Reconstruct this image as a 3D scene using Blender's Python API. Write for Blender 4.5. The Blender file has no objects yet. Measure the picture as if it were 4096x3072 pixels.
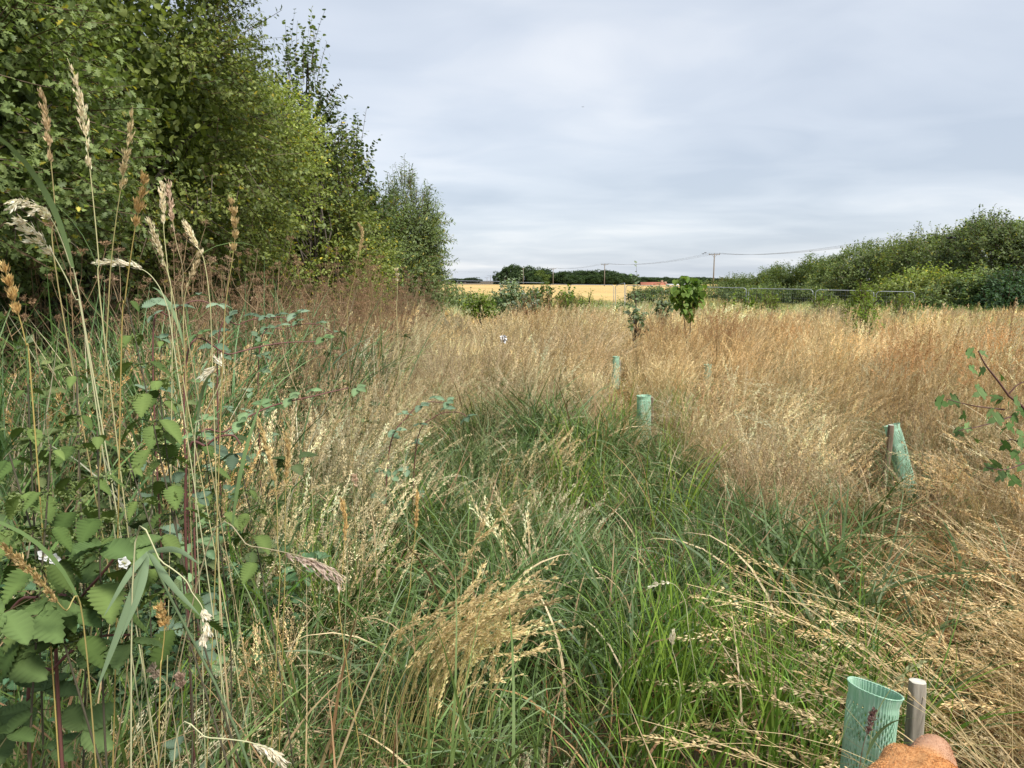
import bpy, math, random
import numpy as np
from mathutils import Vector, Matrix, noise as mnoise

# ------------------------------------------------------------------ camera, sky, sun, exposure
SC = bpy.context.scene
COL = SC.collection
EYE = 1.5
FPX = 2925.0            # focal length in pixels of the 4096 px wide photograph
PITCH = math.atan((1536 - 1120) / FPX)
cam_d = bpy.data.cameras.new("camera")
cam_d.sensor_width = 36.0
cam_d.lens = 36.0 * FPX / 4096.0
cam_d.clip_start = 0.05
cam_d.clip_end = 3000
cam = bpy.data.objects.new("camera", cam_d)
COL.objects.link(cam)
cam.location = (0, 0, EYE)
cam.rotation_euler = (math.pi / 2 - PITCH, 0, 0)
SC.camera = cam
SC.view_settings.view_transform = 'Standard'
SC.view_settings.look = 'None'
SC.view_settings.exposure = 1.85
SC.view_settings.gamma = 1.0
SC.cycles.max_bounces = 6
SC.cycles.diffuse_bounces = 3
SC.cycles.transmission_bounces = 4
SC.cycles.transparent_max_bounces = 4
SC.cycles.use_adaptive_sampling = True

SUN_EL, SUN_AZ = math.radians(48), math.radians(140)     # azimuth from +Y towards +X
sun_d = bpy.data.lights.new("sun", 'SUN')
sun_d.energy = 1.5
sun_d.angle = math.radians(10)
sun_d.color = (1.0, 0.95, 0.86)
sun = bpy.data.objects.new("sun", sun_d)
COL.objects.link(sun)
sdir = Vector((math.sin(SUN_AZ) * math.cos(SUN_EL), math.cos(SUN_AZ) * math.cos(SUN_EL), math.sin(SUN_EL)))
sun.rotation_euler = sdir.to_track_quat('Z', 'Y').to_euler()

W = bpy.data.worlds.new("World")
SC.world = W
W.use_nodes = True
nt = W.node_tree
nt.nodes.clear()
N = nt.nodes.new
L = nt.links.new


def mnode(tree, op, a=None, b=None, clamp=False):
    n = tree.nodes.new('ShaderNodeMath')
    n.operation = op
    n.use_clamp = clamp
    for i, s in enumerate((a, b)):
        if s is None:
            continue
        if isinstance(s, (int, float)):
            n.inputs[i].default_value = s
        else:
            tree.links.new(s, n.inputs[i])
    return n.outputs[0]


wo = N('ShaderNodeOutputWorld')
bg = N('ShaderNodeBackground')
bg.inputs['Strength'].default_value = 0.1
sky = N('ShaderNodeTexSky')
sky.sky_type = 'NISHITA'
sky.sun_disc = False
sky.sun_elevation = SUN_EL
sky.sun_rotation = SUN_AZ
tc = N('ShaderNodeTexCoord')
sx = N('ShaderNodeSeparateXYZ')
L(tc.outputs['Generated'], sx.inputs[0])
zz = mnode(nt, 'ADD', mnode(nt, 'MAXIMUM', sx.outputs['Z'], 0.0), 0.12)
px = mnode(nt, 'DIVIDE', sx.outputs['X'], zz)
py = mnode(nt, 'DIVIDE', sx.outputs['Y'], zz)
cb = N('ShaderNodeCombineXYZ')
L(px, cb.inputs[0]); L(mnode(nt, 'MULTIPLY', py, 1.25), cb.inputs[1])
n1 = N('ShaderNodeTexNoise'); n1.inputs['Scale'].default_value = 0.42; n1.inputs['Detail'].default_value = 4; n1.inputs['Roughness'].default_value = 0.45; n1.inputs['Distortion'].default_value = 0.35
n2 = N('ShaderNodeTexNoise'); n2.inputs['Scale'].default_value = 1.5; n2.inputs['Detail'].default_value = 6; n2.inputs['Roughness'].default_value = 0.5; n2.inputs['Distortion'].default_value = 0.6
L(cb.outputs[0], n1.inputs['Vector']); L(cb.outputs[0], n2.inputs['Vector'])
cr = N('ShaderNodeValToRGB')
cr.color_ramp.elements[0].position = 0.40
cr.color_ramp.elements[0].color = (0.52, 0.58, 0.675, 1)
cr.color_ramp.elements[1].position = 0.62
cr.color_ramp.elements[1].color = (0.82, 0.84, 0.88, 1)
e = cr.color_ramp.elements.new(0.52); e.color = (0.65, 0.70, 0.78, 1)
mixn = mnode(nt, 'ADD', mnode(nt, 'MULTIPLY', n1.outputs['Fac'], 0.78), mnode(nt, 'MULTIPLY', n2.outputs['Fac'], 0.22))
L(mixn, cr.inputs[0])
# cloud deck: 10x because the background strength below is 0.1
cm = N('ShaderNodeVectorMath'); cm.operation = 'SCALE'; cm.inputs['Scale'].default_value = 2.95
L(cr.outputs['Color'], cm.inputs[0])
mx = N('ShaderNodeMix'); mx.data_type = 'RGBA'; mx.inputs['Factor'].default_value = 0.93
L(sky.outputs[0], mx.inputs['A']); L(cm.outputs[0], mx.inputs['B'])
L(mx.outputs['Result'], bg.inputs['Color'])
L(bg.outputs[0], wo.inputs[0])

# ------------------------------------------------------------------ small maths
CP, SP = math.cos(PITCH), math.sin(PITCH)


def at(u, v, Y):
    """world point at forward distance Y seen at pixel (u, v) of the 2212 px wide view of the photograph"""
    k = 4096 / 2212.0
    a = (u * k - 2048) / FPX
    b = -(v * k - 1536) / FPX
    d = np.array([a, CP + b * SP, -SP + b * CP])
    t = Y / d[1]
    return np.array([d[0] * t, Y, EYE + d[2] * t])


def ats(us, vs, Y):
    k = 2212 / 4096.0
    return at(us * k, vs * k, Y)


def ss(a, b, x):
    t = np.clip((np.asarray(x, float) - a) / (b - a), 0, 1)
    return t * t * (3 - 2 * t)


def cn(x, y, s=1.0, seed=0):
    """cheap smooth noise in about 0..1"""
    r = np.random.default_rng(1000 + seed)
    o = 0
    for i in range(6):
        a = r.uniform(0, 6.283); f = s * r.uniform(0.6, 1.9)
        o = o + np.sin(f * (x * math.cos(a) + y * math.sin(a)) + r.uniform(0, 6.28))
    return 0.5 + o / 6.0


def cn3(p, s=1.0, seed=0):
    r = np.random.default_rng(3000 + seed)
    o = 0
    for i in range(7):
        d = r.normal(size=3); d /= np.linalg.norm(d)
        o = o + np.sin(s * r.uniform(0.6, 1.8) * (p @ d) + r.uniform(0, 6.28))
    return 0.5 + o / 7.0


def gz(x, y):
    x = np.asarray(x, float); y = np.asarray(y, float)
    g = -0.95 * ss(6, 40, y)
    g = g + 0.55 * ss(5, -4, x) * ss(20, 48, y) * (1 - ss(75, 140, y))
    g = g + 0.10 * ss(-0.9, -2.4, x) * (1 - ss(6, 14, y))
    g = g + 0.05 * (cn(x, y, 0.9, 1) - 0.5) * (1 - ss(60, 90, y))
    return g


# ------------------------------------------------------------------ materials
def bsdf_mat(name):
    m = bpy.data.materials.new(name)
    m.use_nodes = True
    t = m.node_tree
    return m, t, t.nodes['Principled BSDF'], t.nodes['Material Output']


def leaf_mat(name, rough=0.5, spec=0.35, transl=0.3, inst=False, tcol=(1.0, 1.0, 0.7)):
    m, t, b, out = bsdf_mat(name)
    a = t.nodes.new('ShaderNodeAttribute'); a.attribute_name = 'col'
    c = a.outputs['Color']
    if inst:
        i = t.nodes.new('ShaderNodeAttribute'); i.attribute_type = 'INSTANCER'; i.attribute_name = 'tint'
        mu = t.nodes.new('ShaderNodeMix'); mu.data_type = 'RGBA'; mu.blend_type = 'MULTIPLY'; mu.inputs['Factor'].default_value = 1
        t.links.new(c, mu.inputs['A']); t.links.new(i.outputs['Color'], mu.inputs['B'])
        c = mu.outputs['Result']
    t.links.new(c, b.inputs['Base Color'])
    b.inputs['Roughness'].default_value = rough
    b.inputs['Specular IOR Level'].default_value = spec
    tr = t.nodes.new('ShaderNodeBsdfTranslucent')
    mu2 = t.nodes.new('ShaderNodeMix'); mu2.data_type = 'RGBA'; mu2.blend_type = 'MULTIPLY'; mu2.inputs['Factor'].default_value = 1
    t.links.new(c, mu2.inputs['A']); mu2.inputs['B'].default_value = (*tcol, 1)
    t.links.new(mu2.outputs['Result'], tr.inputs['Color'])
    ms = t.nodes.new('ShaderNodeMixShader'); ms.inputs[0].default_value = transl
    t.links.new(b.outputs[0], ms.inputs[1]); t.links.new(tr.outputs[0], ms.inputs[2])
    t.links.new(ms.outputs[0], out.inputs[0])
    return m


def noise_mat(name, c0, c1, scale=20, rough=0.8, stretch=(1, 1, 1), bump=0.0, spec=0.3, detail=6, metal=0.0):
    m, t, b, out = bsdf_mat(name)
    tc = t.nodes.new('ShaderNodeTexCoord'); mp = t.nodes.new('ShaderNodeMapping')
    mp.inputs['Scale'].default_value = stretch
    t.links.new(tc.outputs['Object'], mp.inputs[0])
    n = t.nodes.new('ShaderNodeTexNoise'); n.inputs['Scale'].default_value = scale; n.inputs['Detail'].default_value = detail
    t.links.new(mp.outputs[0], n.inputs['Vector'])
    r = t.nodes.new('ShaderNodeValToRGB')
    r.color_ramp.elements[0].position = 0.3; r.color_ramp.elements[0].color = (*c0, 1)
    r.color_ramp.elements[1].position = 0.7; r.color_ramp.elements[1].color = (*c1, 1)
    t.links.new(n.outputs['Fac'], r.inputs[0]); t.links.new(r.outputs[0], b.inputs['Base Color'])
    b.inputs['Roughness'].default_value = rough
    b.inputs['Specular IOR Level'].default_value = spec
    b.inputs['Metallic'].default_value = metal
    if bump:
        bp = t.nodes.new('ShaderNodeBump'); bp.inputs['Strength'].default_value = bump; bp.inputs['Distance'].default_value = 0.01
        t.links.new(n.outputs['Fac'], bp.inputs['Height']); t.links.new(bp.outputs[0], b.inputs['Normal'])
    return m


M_GRASS_I = leaf_mat('grass_blades_scattered', 0.5, 0.3, 0.28, inst=True)
M_GRASS = leaf_mat('grass_blades', 0.6, 0.15, 0.3)
M_LEAF = leaf_mat('green_leaves', 0.48, 0.3, 0.45, tcol=(0.95, 1.0, 0.45))
M_LEAF_DULL = leaf_mat('dull_leaves', 0.7, 0.12, 0.25, tcol=(0.95, 1.0, 0.5))
M_BARK = noise_mat('bark', (0.05, 0.04, 0.03), (0.14, 0.12, 0.10), 14, 0.9, (1, 1, 0.25), 0.4)
M_TWIG = noise_mat('twig_bark', (0.06, 0.045, 0.03), (0.13, 0.09, 0.06), 30, 0.8)
M_STEMG = leaf_mat('stems', 0.55, 0.3, 0.05)
M_STEEL = noise_mat('galvanised_steel', (0.28, 0.30, 0.32), (0.42, 0.44, 0.47), 6, 0.45, metal=0.35, spec=0.5)
M_WIRE = noise_mat('dark_cable', (0.05, 0.05, 0.055), (0.08, 0.08, 0.085), 3, 0.6)
M_POLE = noise_mat('weathered_pole', (0.13, 0.11, 0.09), (0.24, 0.21, 0.18), 4, 0.9, (1, 1, 0.1), 0.3)


# ------------------------------------------------------------------ mesh accumulator
class MB:
    def __init__(s):
        s.V = []; s.C = []; s.Q = []; s.T = []; s.n = 0

    def add(s, V, C, Q=None, T=None):
        V = np.asarray(V, np.float32).reshape(-1, 3)
        C = np.asarray(C, np.float32)
        if C.ndim == 1:
            C = np.tile(C, (len(V), 1))
        s.V.append(V); s.C.append(C.reshape(-1, 3))
        if Q is not None and len(Q):
            s.Q.append(np.asarray(Q, np.int64).reshape(-1, 4) + s.n)
        if T is not None and len(T):
            s.T.append(np.asarray(T, np.int64).reshape(-1, 3) + s.n)
        s.n += len(V)

    def build(s, name, mat, parent=None, smooth=False, loc=None, link=True):
        V = np.concatenate(s.V); C = np.concatenate(s.C)
        Q = np.concatenate(s.Q) if s.Q else np.zeros((0, 4), np.int64)
        T = np.concatenate(s.T) if s.T else np.zeros((0, 3), np.int64)
        if loc is not None:
            V = V - np.asarray(loc, np.float32)
        me = bpy.data.meshes.new(name)
        me.vertices.add(len(V)); me.vertices.foreach_set('co', V.ravel())
        nl = len(Q) * 4 + len(T) * 3
        me.loops.add(nl)
        me.loops.foreach_set('vertex_index', np.concatenate([Q.ravel(), T.ravel()]).astype(np.int32))
        me.polygons.add(len(Q) + len(T))
        st = np.concatenate([np.arange(len(Q)) * 4, len(Q) * 4 + np.arange(len(T)) * 3]).astype(np.int32)
        me.polygons.foreach_set('loop_start', st)
        if smooth:
            me.polygons.foreach_set('use_smooth', np.ones(len(st), bool))
        at_ = me.attributes.new('col', 'FLOAT_COLOR', 'POINT')
        cc = np.ones((len(V), 4), np.float32); cc[:, :3] = C
        at_.data.foreach_set('color', cc.ravel())
        me.update(calc_edges=True)
        me.validate()
        me.materials.append(mat)
        o = bpy.data.objects.new(name, me)
        if link:
            COL.objects.link(o)
        if parent is not None:
            o.parent = parent
        elif loc is not None:
            o.location = loc
        return o


def norm(v):
    return v / np.maximum(np.linalg.norm(v, axis=-1, keepdims=True), 1e-9)


def ribbons(mb, rng, base, az, th0, th1, length, width, S, col0, col1, prof='blade', power=1.4, roll=None, curl=0.0):
    """N grass blades/stems as bent ribbons; returns the path points (N,S+1,3) and tangents"""
    n = len(base)
    t = np.linspace(0, 1, S + 1)[None, :]
    th = th0[:, None] + (th1 - th0)[:, None] * t ** power
    a = az[:, None] + curl * (rng.uniform(-1, 1, n)[:, None]) * t
    T = np.stack([np.sin(th) * np.cos(a), np.sin(th) * np.sin(a), np.cos(th)], -1)
    seg = 0.5 * (T[:, 1:] + T[:, :-1]) * (length[:, None, None] / S)
    P = np.concatenate([np.zeros((n, 1, 3)), np.cumsum(seg, 1)], 1) + base[:, None, :]
    side = np.stack([-np.sin(a), np.cos(a), np.zeros_like(a)], -1)
    if roll is None:
        roll = rng.uniform(-1.2, 1.2, n)
    up = np.cross(T, side)
    rr = roll[:, None, None]
    sd = side * np.cos(rr) + up * np.sin(rr)
    if prof == 'blade':
        w = np.minimum(1, 0.45 + 1.6 * t) * (1 - t ** 2.2) + 0.02
    else:
        w = 1 - 0.55 * t
    hw = 0.5 * width[:, None, None] * (w[..., None] if w.shape[0] == n else np.broadcast_to(w, (n, S + 1))[..., None])
    V = np.stack([P - sd * hw, P + sd * hw], 2)      # n,S+1,2,3
    C = col0[:, None, None, :] * (1 - t[0][None, :, None, None]) + col1[:, None, None, :] * t[0][None, :, None, None]
    C = np.broadcast_to(C, V.shape)
    i = np.arange(n)[:, None] * (2 * (S + 1)) + np.arange(S)[None, :] * 2
    Q = np.stack([i, i + 1, i + 3, i + 2], -1)
    mb.add(V.reshape(-1, 3), C.reshape(-1, 3), Q.reshape(-1, 4))
    return P, T


def kites(mb, rng, pos, dr, length, width, col):
    """flat spikelets: one kite quad each"""
    n = len(pos)
    dr = norm(dr)
    r = norm(rng.normal(size=(n, 3)))
    s = norm(np.cross(dr, r))
    a = pos; b = pos + dr * (length * 0.45)[:, None] + s * (width * 0.5)[:, None]
    c = pos + dr * length[:, None]; d = pos + dr * (length * 0.45)[:, None] - s * (width * 0.5)[:, None]
    V = np.stack([a, b, c, d], 1)
    Q = np.arange(n * 4).reshape(n, 4)
    mb.add(V.reshape(-1, 3), np.repeat(col, 4, 0), Q)


def heads(mb, rng, P, T, frac, k, spread, sl, sw, col, side_len=0.0, droop=0.0, jitter=0.15, taper=True):
    """panicles: k spikelets along the last `frac` of every path"""
    n, S1, _ = P.shape
    t = 1 - frac * rng.uniform(0, 1, (n, k)) ** 0.9
    x = t * (S1 - 1); i = np.minimum(x.astype(int), S1 - 2); f = (x - i)[..., None]
    ar = np.arange(n)[:, None]
    p = P[ar, i] * (1 - f) + P[ar, i + 1] * f
    tg = norm(T[ar, i] * (1 - f) + T[ar, i + 1] * f)
    r = norm(np.cross(tg, norm(rng.normal(size=(n, k, 3)))))
    rel = (1 - t) / frac                                   # 0 tip .. 1 bottom of the head
    wid = np.sin(np.clip(0.15 + rel * 0.75, 0, 1) * math.pi) if taper else np.ones_like(rel)
    off = side_len * wid * rng.uniform(0.1, 1, (n, k))
    pos = p + r * off[..., None] + tg * (off * 0.8)[..., None]
    pos[..., 2] -= off * droop
    d = tg + r * spread
    d[..., 2] -= droop
    d = d + rng.normal(size=d.shape) * jitter
    L_ = sl * rng.uniform(0.7, 1.25, n * k); W_ = sw * rng.uniform(0.7, 1.25, n * k)
    c = np.repeat(col, k, 0) * rng.uniform(0.78, 1.2, (n * k, 1))
    kites(mb, rng, pos.reshape(-1, 3), d.reshape(-1, 3), L_, W_, np.clip(c, 0, 0.9))


def resample(P, n):
    P = np.asarray(P, float)
    L_ = np.r_[0, np.cumsum(np.linalg.norm(np.diff(P, axis=0), axis=1))]
    q = np.linspace(0, L_[-1], n)
    return np.stack([np.interp(q, L_, P[:, i]) for i in range(3)], 1), L_[-1]


def panicle(mb, rng, P, head, nb, blen, per, sl, sw, col, lift=.35, droop=0.0):
    """whorled side branches carrying spikelets along the last `head` metres of the path P"""
    Pu, Lt = resample(P, 80)
    T = norm(np.gradient(Pu, axis=0))
    s = Lt - head * np.sort(rng.uniform(0, 1, nb) ** .85)
    pos, dr, c = [], [], []
    for q in s:
        rel = (Lt - q) / head
        i = min(int(q / Lt * 79), 78); p = Pu[i]; t = T[i]
        r = norm(np.cross(t, norm(rng.normal(size=3))))
        d = norm(t + r * lift * rng.uniform(.5, 1.5)); d = norm(d + np.array([0, 0, -droop * rng.uniform(.5, 1.3)]))
        bl = blen * (0.15 + .95 * math.sin(min(1, .12 + rel * .72) * math.pi)) * rng.uniform(.5, 1.2)
        k = max(2, int(per * (.4 + bl / blen)))
        f = rng.uniform(.05, 1, k)
        pp = p + d * (bl * f)[:, None]; pp[:, 2] -= droop * .35 * bl * f ** 2
        pos.append(pp + rng.normal(size=(k, 3)) * .0012); dr.append(norm(d + t * .4 + rng.normal(size=(k, 3)) * .25 + np.array([0, 0, -droop * .6])))
        c.append(col * rng.uniform(.72, 1.22, (k, 1)) * rng.uniform(.85, 1.12))
    pos = np.concatenate(pos); dr = np.concatenate(dr); c = np.clip(np.concatenate(c), 0, .9)
    n = len(pos)
    kites(mb, rng, pos, dr, sl * rng.uniform(.7, 1.3, n), sw * rng.uniform(.7, 1.3, n), c)


def tube(mb, pts, rad, sides=6, col=(1, 1, 1), cap=False):
    pts = np.asarray(pts, float); m = len(pts)
    rad = np.broadcast_to(np.asarray(rad, float), (m,))
    T = np.gradient(pts, axis=0); T = norm(T)
    ref = np.array([0.31, 0.2, 0.93]) if abs(T[0][2]) < 0.8 else np.array([0.93, 0.3, 0.1])
    A = norm(np.cross(T, ref)); B = np.cross(T, A)
    an = np.arange(sides) / sides * 2 * math.pi
    V = pts[:, None, :] + rad[:, None, None] * (A[:, None, :] * np.cos(an)[None, :, None] + B[:, None, :] * np.sin(an)[None, :, None])
    i = np.arange(m - 1)[:, None] * sides; j = np.arange(sides)[None, :]; j2 = (j + 1) % sides
    Q = np.stack([i + j, i + j2, i + sides + j2, i + sides + j], -1).reshape(-1, 4)
    T_ = []
    V = V.reshape(-1, 3)
    if cap:
        V = np.concatenate([V, pts[:1], pts[-1:]])
        a, b = m * sides, m * sides + 1
        for q in range(sides):
            T_.append((a, (q + 1) % sides, q)); T_.append((b, (m - 1) * sides + q, (m - 1) * sides + (q + 1) % sides))
    mb.add(V, col, Q, T_)


def spline(pts, n=16):
    pts = np.asarray(pts, float)
    if len(pts) == 2:
        return pts[0] + (pts[1] - pts[0]) * np.linspace(0, 1, n)[:, None]
    P = np.vstack([2 * pts[0] - pts[1], pts, 2 * pts[-1] - pts[-2]])
    out = []
    m = len(pts) - 1
    for q in np.linspace(0, m, n):
        i = min(int(q), m - 1); t = q - i
        a, b, c, d = P[i], P[i + 1], P[i + 2], P[i + 3]
        out.append(0.5 * ((2 * b) + (c - a) * t + (2 * a - 5 * b + 4 * c - d) * t * t + (3 * b - a - 3 * c + d) * t ** 3))
    return np.array(out)


# ---- leaf outlines: x along the leaf 0..1, y half width; template with midrib fold
def leaf_template(outline, fold=0.25, droop=0.15):
    """outline: list of (x, y) of one side from base to tip; returns verts and tris"""
    o = np.array(outline, float)
    k = len(o)
    V = []; T = []
    for x, y in o:
        V.append((x, 0, -droop * x * x))
    for x, y in o:
        V.append((x, y, fold * y - droop * x * x))
    for x, y in o:
        V.append((x, -y, fold * y - droop * x * x))
    for i in range(k - 1):
        for s in (1, 2):
            a, b, c, d = i, i + 1, s * k + i + 1, s * k + i
            if s == 1:
                T += [(a, b, c), (a, c, d)]
            else:
                T += [(a, c, b), (a, d, c)]
    return np.array(V, float), np.array(T)


LF_SIMPLE = (np.array([(0, 0, 0), (0.5, 0.32, 0.05), (1, 0, -0.06), (0.5, -0.32, 0.05)]), None)
LF_LONG = (np.array([(0, 0, 0), (0.45, 0.1, 0.03), (1, 0, -0.1), (0.45, -0.1, 0.03)]), None)
LF_OVAL = leaf_template([(0, 0), (0.18, 0.26), (0.5, 0.36), (0.8, 0.22), (1, 0)], 0.3, 0.1)
LF_LOBED = leaf_template([(0, 0.02), (0.22, 0.10), (0.30, 0.40), (0.42, 0.16), (0.62, 0.42), (0.68, 0.16), (0.88, 0.2), (1, 0)], 0.25, 0.15)
LF_ROUND = leaf_template([(0, 0), (0.1, 0.38), (0.4, 0.5), (0.75, 0.3), (1, 0)], 0.2, 0.15)
LF_HEART = leaf_template([(0.08, 0.0), (-0.06, 0.25), (0.1, 0.46), (0.4, 0.5), (0.72, 0.28), (1, 0)], 0.22, 0.3)


def serrate(shape, teeth, amp, fold, droop):
    o = []
    for i in range(teeth * 2 + 1):
        x = i / (teeth * 2)
        y = shape(x)
        if i % 2 and y > 0.02:
            y *= 1 - amp; xx = x
        else:
            xx = min(1, x + 0.35 / teeth) if 0 < x < 1 else x
        o.append((xx, y))
    V, T = leaf_template(o, fold, droop)
    k = len(o); m = np.ones(3 * k)
    m[:k] = 1.28; m[k::2] *= 0.80; m[k + 1::2] *= 1.12       # pale midrib and veins
    V[k:, 2] += 0.018 * np.where(np.arange(2 * k) % 2, 1, -1)
    V[:, 2] += 0.02 * np.sin(V[:, 0] * 9)
    return V, T, m


LF_NETTLE = serrate(lambda x: 0.40 * math.sin(math.pi * min(1, x ** 0.62)) ** 0.9 if x < 1 else 0, 10, 0.22, 0.22, 0.28)
LF_BRAMBLE = serrate(lambda x: 0.38 * math.sin(math.pi * x ** 0.8) ** 0.8 if x < 1 else 0, 8, 0.14, 0.35, 0.2)
_m = [(0, 0), (-0.1, 0.16), (0.02, 0.46), (0.18, 0.40), (0.22, 0.58), (0.30, 0.66), (0.42, 0.60), (0.40, 0.42), (0.44, 0.20), (0.66, 0.24), (0.74, 0.20), (0.82, 0.11), (1, 0)]
LF_MAPLE = leaf_template(_m, 0.12, 0.25)


def frames(rng, ax, nr):
    ax = norm(ax); y = norm(np.cross(nr, ax)); z = np.cross(ax, y)
    return np.stack([ax, y, z], -1)         # columns


def stamp(mb, tmpl, pos, R, scale, col):
    V0, T0 = tmpl[:2]
    n = len(pos); k = len(V0)
    sc = np.asarray(scale, float).reshape(-1, 1, 1)
    V = np.einsum('nij,kj->nki', R, V0) * sc + pos[:, None, :]
    C = np.repeat(col, k, 0)
    if len(tmpl) > 2:
        C = C * np.tile(tmpl[2], n)[:, None]
    off = (np.arange(n) * k)[:, None, None]
    if T0 is None:
        mb.add(V.reshape(-1, 3), C, np.arange(n * k).reshape(n, 4))
    else:
        mb.add(V.reshape(-1, 3), C, None, (T0[None] + off).reshape(-1, 3))


def tag(o, label=None, cat=None, group=None, kind=None):
    if label: o['label'] = label
    if cat: o['category'] = cat
    if group: o['group'] = group
    if kind: o['kind'] = kind
    return o


def empty(name, loc, label=None, cat=None, group=None):
    o = bpy.data.objects.new(name, None)
    o.empty_display_size = 0.1
    COL.objects.link(o); o.location = loc
    tag(o, label, cat, group)
    return o


def rcol(rng, n, a, b, j=0.22):
    a = np.array(a); b = np.array(b)
    f = rng.uniform(0, 1, (n, 1))
    return (a * (1 - f) + b * f) * rng.uniform(1 - j, 1 + j, (n, 1))


# colours
STRAW0, STRAW1 = (0.62, 0.46, 0.23), (0.80, 0.65, 0.40)
TAN0, TAN1 = (0.40, 0.27, 0.13), (0.60, 0.44, 0.24)
BROWN0, BROWN1 = (0.20, 0.10, 0.05), (0.34, 0.19, 0.10)
GRN0, GRN1 = (0.07, 0.125, 0.03), (0.15, 0.24, 0.07)
BLUE0, BLUE1 = (0.10, 0.16, 0.08), (0.20, 0.27, 0.15)
BRT0, BRT1 = (0.11, 0.23, 0.03), (0.24, 0.38, 0.06)
OLV0, OLV1 = (0.16, 0.18, 0.06), (0.28, 0.27, 0.10)

exec_parts = []
# ================================================================== the setting
def grid_sheet(name, xs, ys, zf, mat, kind, label=None):
    X, Y = np.meshgrid(xs, ys)
    Z = zf(X, Y)
    V = np.stack([X, Y, Z], -1).reshape(-1, 3)
    nx, ny = len(xs), len(ys)
    i = (np.arange(ny - 1)[:, None] * nx + np.arange(nx - 1)[None, :])
    Q = np.stack([i, i + 1, i + nx + 1, i + nx], -1).reshape(-1, 4)
    mb = MB(); mb.add(V, (1, 1, 1), Q)
    o = mb.build(name, mat, smooth=True)
    tag(o, label, None, None, kind)
    return o


M_SOIL = noise_mat('earth_and_thatch', (0.045, 0.035, 0.022), (0.16, 0.12, 0.07), 9, 0.95, bump=0.6)
_t = M_SOIL.node_tree


def axis(a, b, near, far):
    out = [a]
    while out[-1] < b:
        d = abs(out[-1])
        out.append(out[-1] + near + (far - near) * min(1, (d / 200.0) ** 1.0))
    return np.array(out)


xs = np.concatenate([-axis(0, 1500, 0.6, 60)[::-1][:-1], axis(0, 1500, 0.6, 60)])
ys = np.concatenate([[-40, -20, -10, -5], axis(0, 2400, 0.6, 60)])
grid_sheet('ground', xs, ys, lambda x, y: gz(x, y), M_SOIL, 'structure')

# ripe wheat beyond the fence
m, t, b, out = bsdf_mat('ripe_wheat')
tcn = t.nodes.new('ShaderNodeTexCoord')
na = t.nodes.new('ShaderNodeTexNoise'); na.inputs['Scale'].default_value = 0.03; na.inputs['Detail'].default_value = 8
nb = t.nodes.new('ShaderNodeTexNoise'); nb.inputs['Scale'].default_value = 6; nb.inputs['Detail'].default_value = 6
t.links.new(tcn.outputs['Object'], na.inputs[0]); t.links.new(tcn.outputs['Object'], nb.inputs[0])
wv = t.nodes.new('ShaderNodeTexWave'); wv.inputs['Scale'].default_value = 0.12; wv.inputs['Distortion'].default_value = 0.3; wv.bands_direction = 'Y'
t.links.new(tcn.outputs['Object'], wv.inputs[0])
f = mnode(t, 'ADD', mnode(t, 'MULTIPLY', na.outputs['Fac'], 0.5), mnode(t, 'MULTIPLY', nb.outputs['Fac'], 0.4))
f = mnode(t, 'ADD', f, mnode(t, 'MULTIPLY', wv.outputs['Fac'], 0.08))
r = t.nodes.new('ShaderNodeValToRGB')
r.color_ramp.elements[0].position = 0.35; r.color_ramp.elements[0].color = (0.48, 0.32, 0.10, 1)
r.color_ramp.elements[1].position = 0.65; r.color_ramp.elements[1].color = (0.64, 0.45, 0.17, 1)
t.links.new(f, r.inputs[0]); t.links.new(r.outputs[0], b.inputs['Base Color'])
b.inputs['Roughness'].default_value = 0.9
M_WHEAT = m


def wheat_z(x, y):
    z = gz(x, y) + 0.6 + 0.05 * (cn(x, y, 3.0, 7) - 0.5) + 0.5 * (cn(x, y, 0.02, 8) - 0.5) * ss(80, 200, y)
    edge = np.minimum.reduce([ss(-70, -69, x), 1 - ss(119, 120, x), ss(61.0, 62.0, y), 1 - ss(339, 340, y)])
    tram = np.exp(-((np.mod(x + 0.18 * y, 24) - 12) / 0.5) ** 2)
    return z * edge + (gz(x, y) - 0.3) * (1 - edge) - 0.25 * tram * edge


grid_sheet('wheat_field', np.linspace(-70, 120, 381), np.concatenate([np.linspace(61, 120, 119), np.linspace(121, 340, 110)]), wheat_z, M_WHEAT, 'structure')

# ================================================================== fence panels
PANELS = [((1826, 53), (2003, 51.5)), ((2010, 51.4), (2190, 50.0)), ((2197, 50.0), (2274, 49.2)), ((2279, 49.1), (2457, 47.6)),
          ((2503, 46.5), (2743, 44.2)), ((2749, 44.1), (2987, 41.8)), ((2994, 41.7), (3254, 39.4)), ((3262, 39.3), (3498, 38.0)), ((3505, 38.0), (3662, 37.4))]
PTOP = [(1123, 1126), (1128, 1132), (1137, 1138), (1138, 1140), (1141, 1146), (1147, 1152), (1154, 1158), (1159, 1164), (1165, 1168)]
FL = ['mesh fence panel at the far left end of the fence, next to the left hedge', 'mesh fence panel partly hidden behind the white poplar bush',
      'narrow mesh fence panel just right of the white poplar bush', 'mesh fence panel in front of the yellow wheat, left of the angled panel',
      'mesh fence panel just right of the angled panel, before the low hedge', 'mesh fence panel standing behind the lime sapling',
      'mesh fence panel right of the lime sapling and the power pole', 'second last mesh fence panel towards the right hedgerow', 'last mesh fence panel, running in behind the right hedgerow trees']


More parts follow.
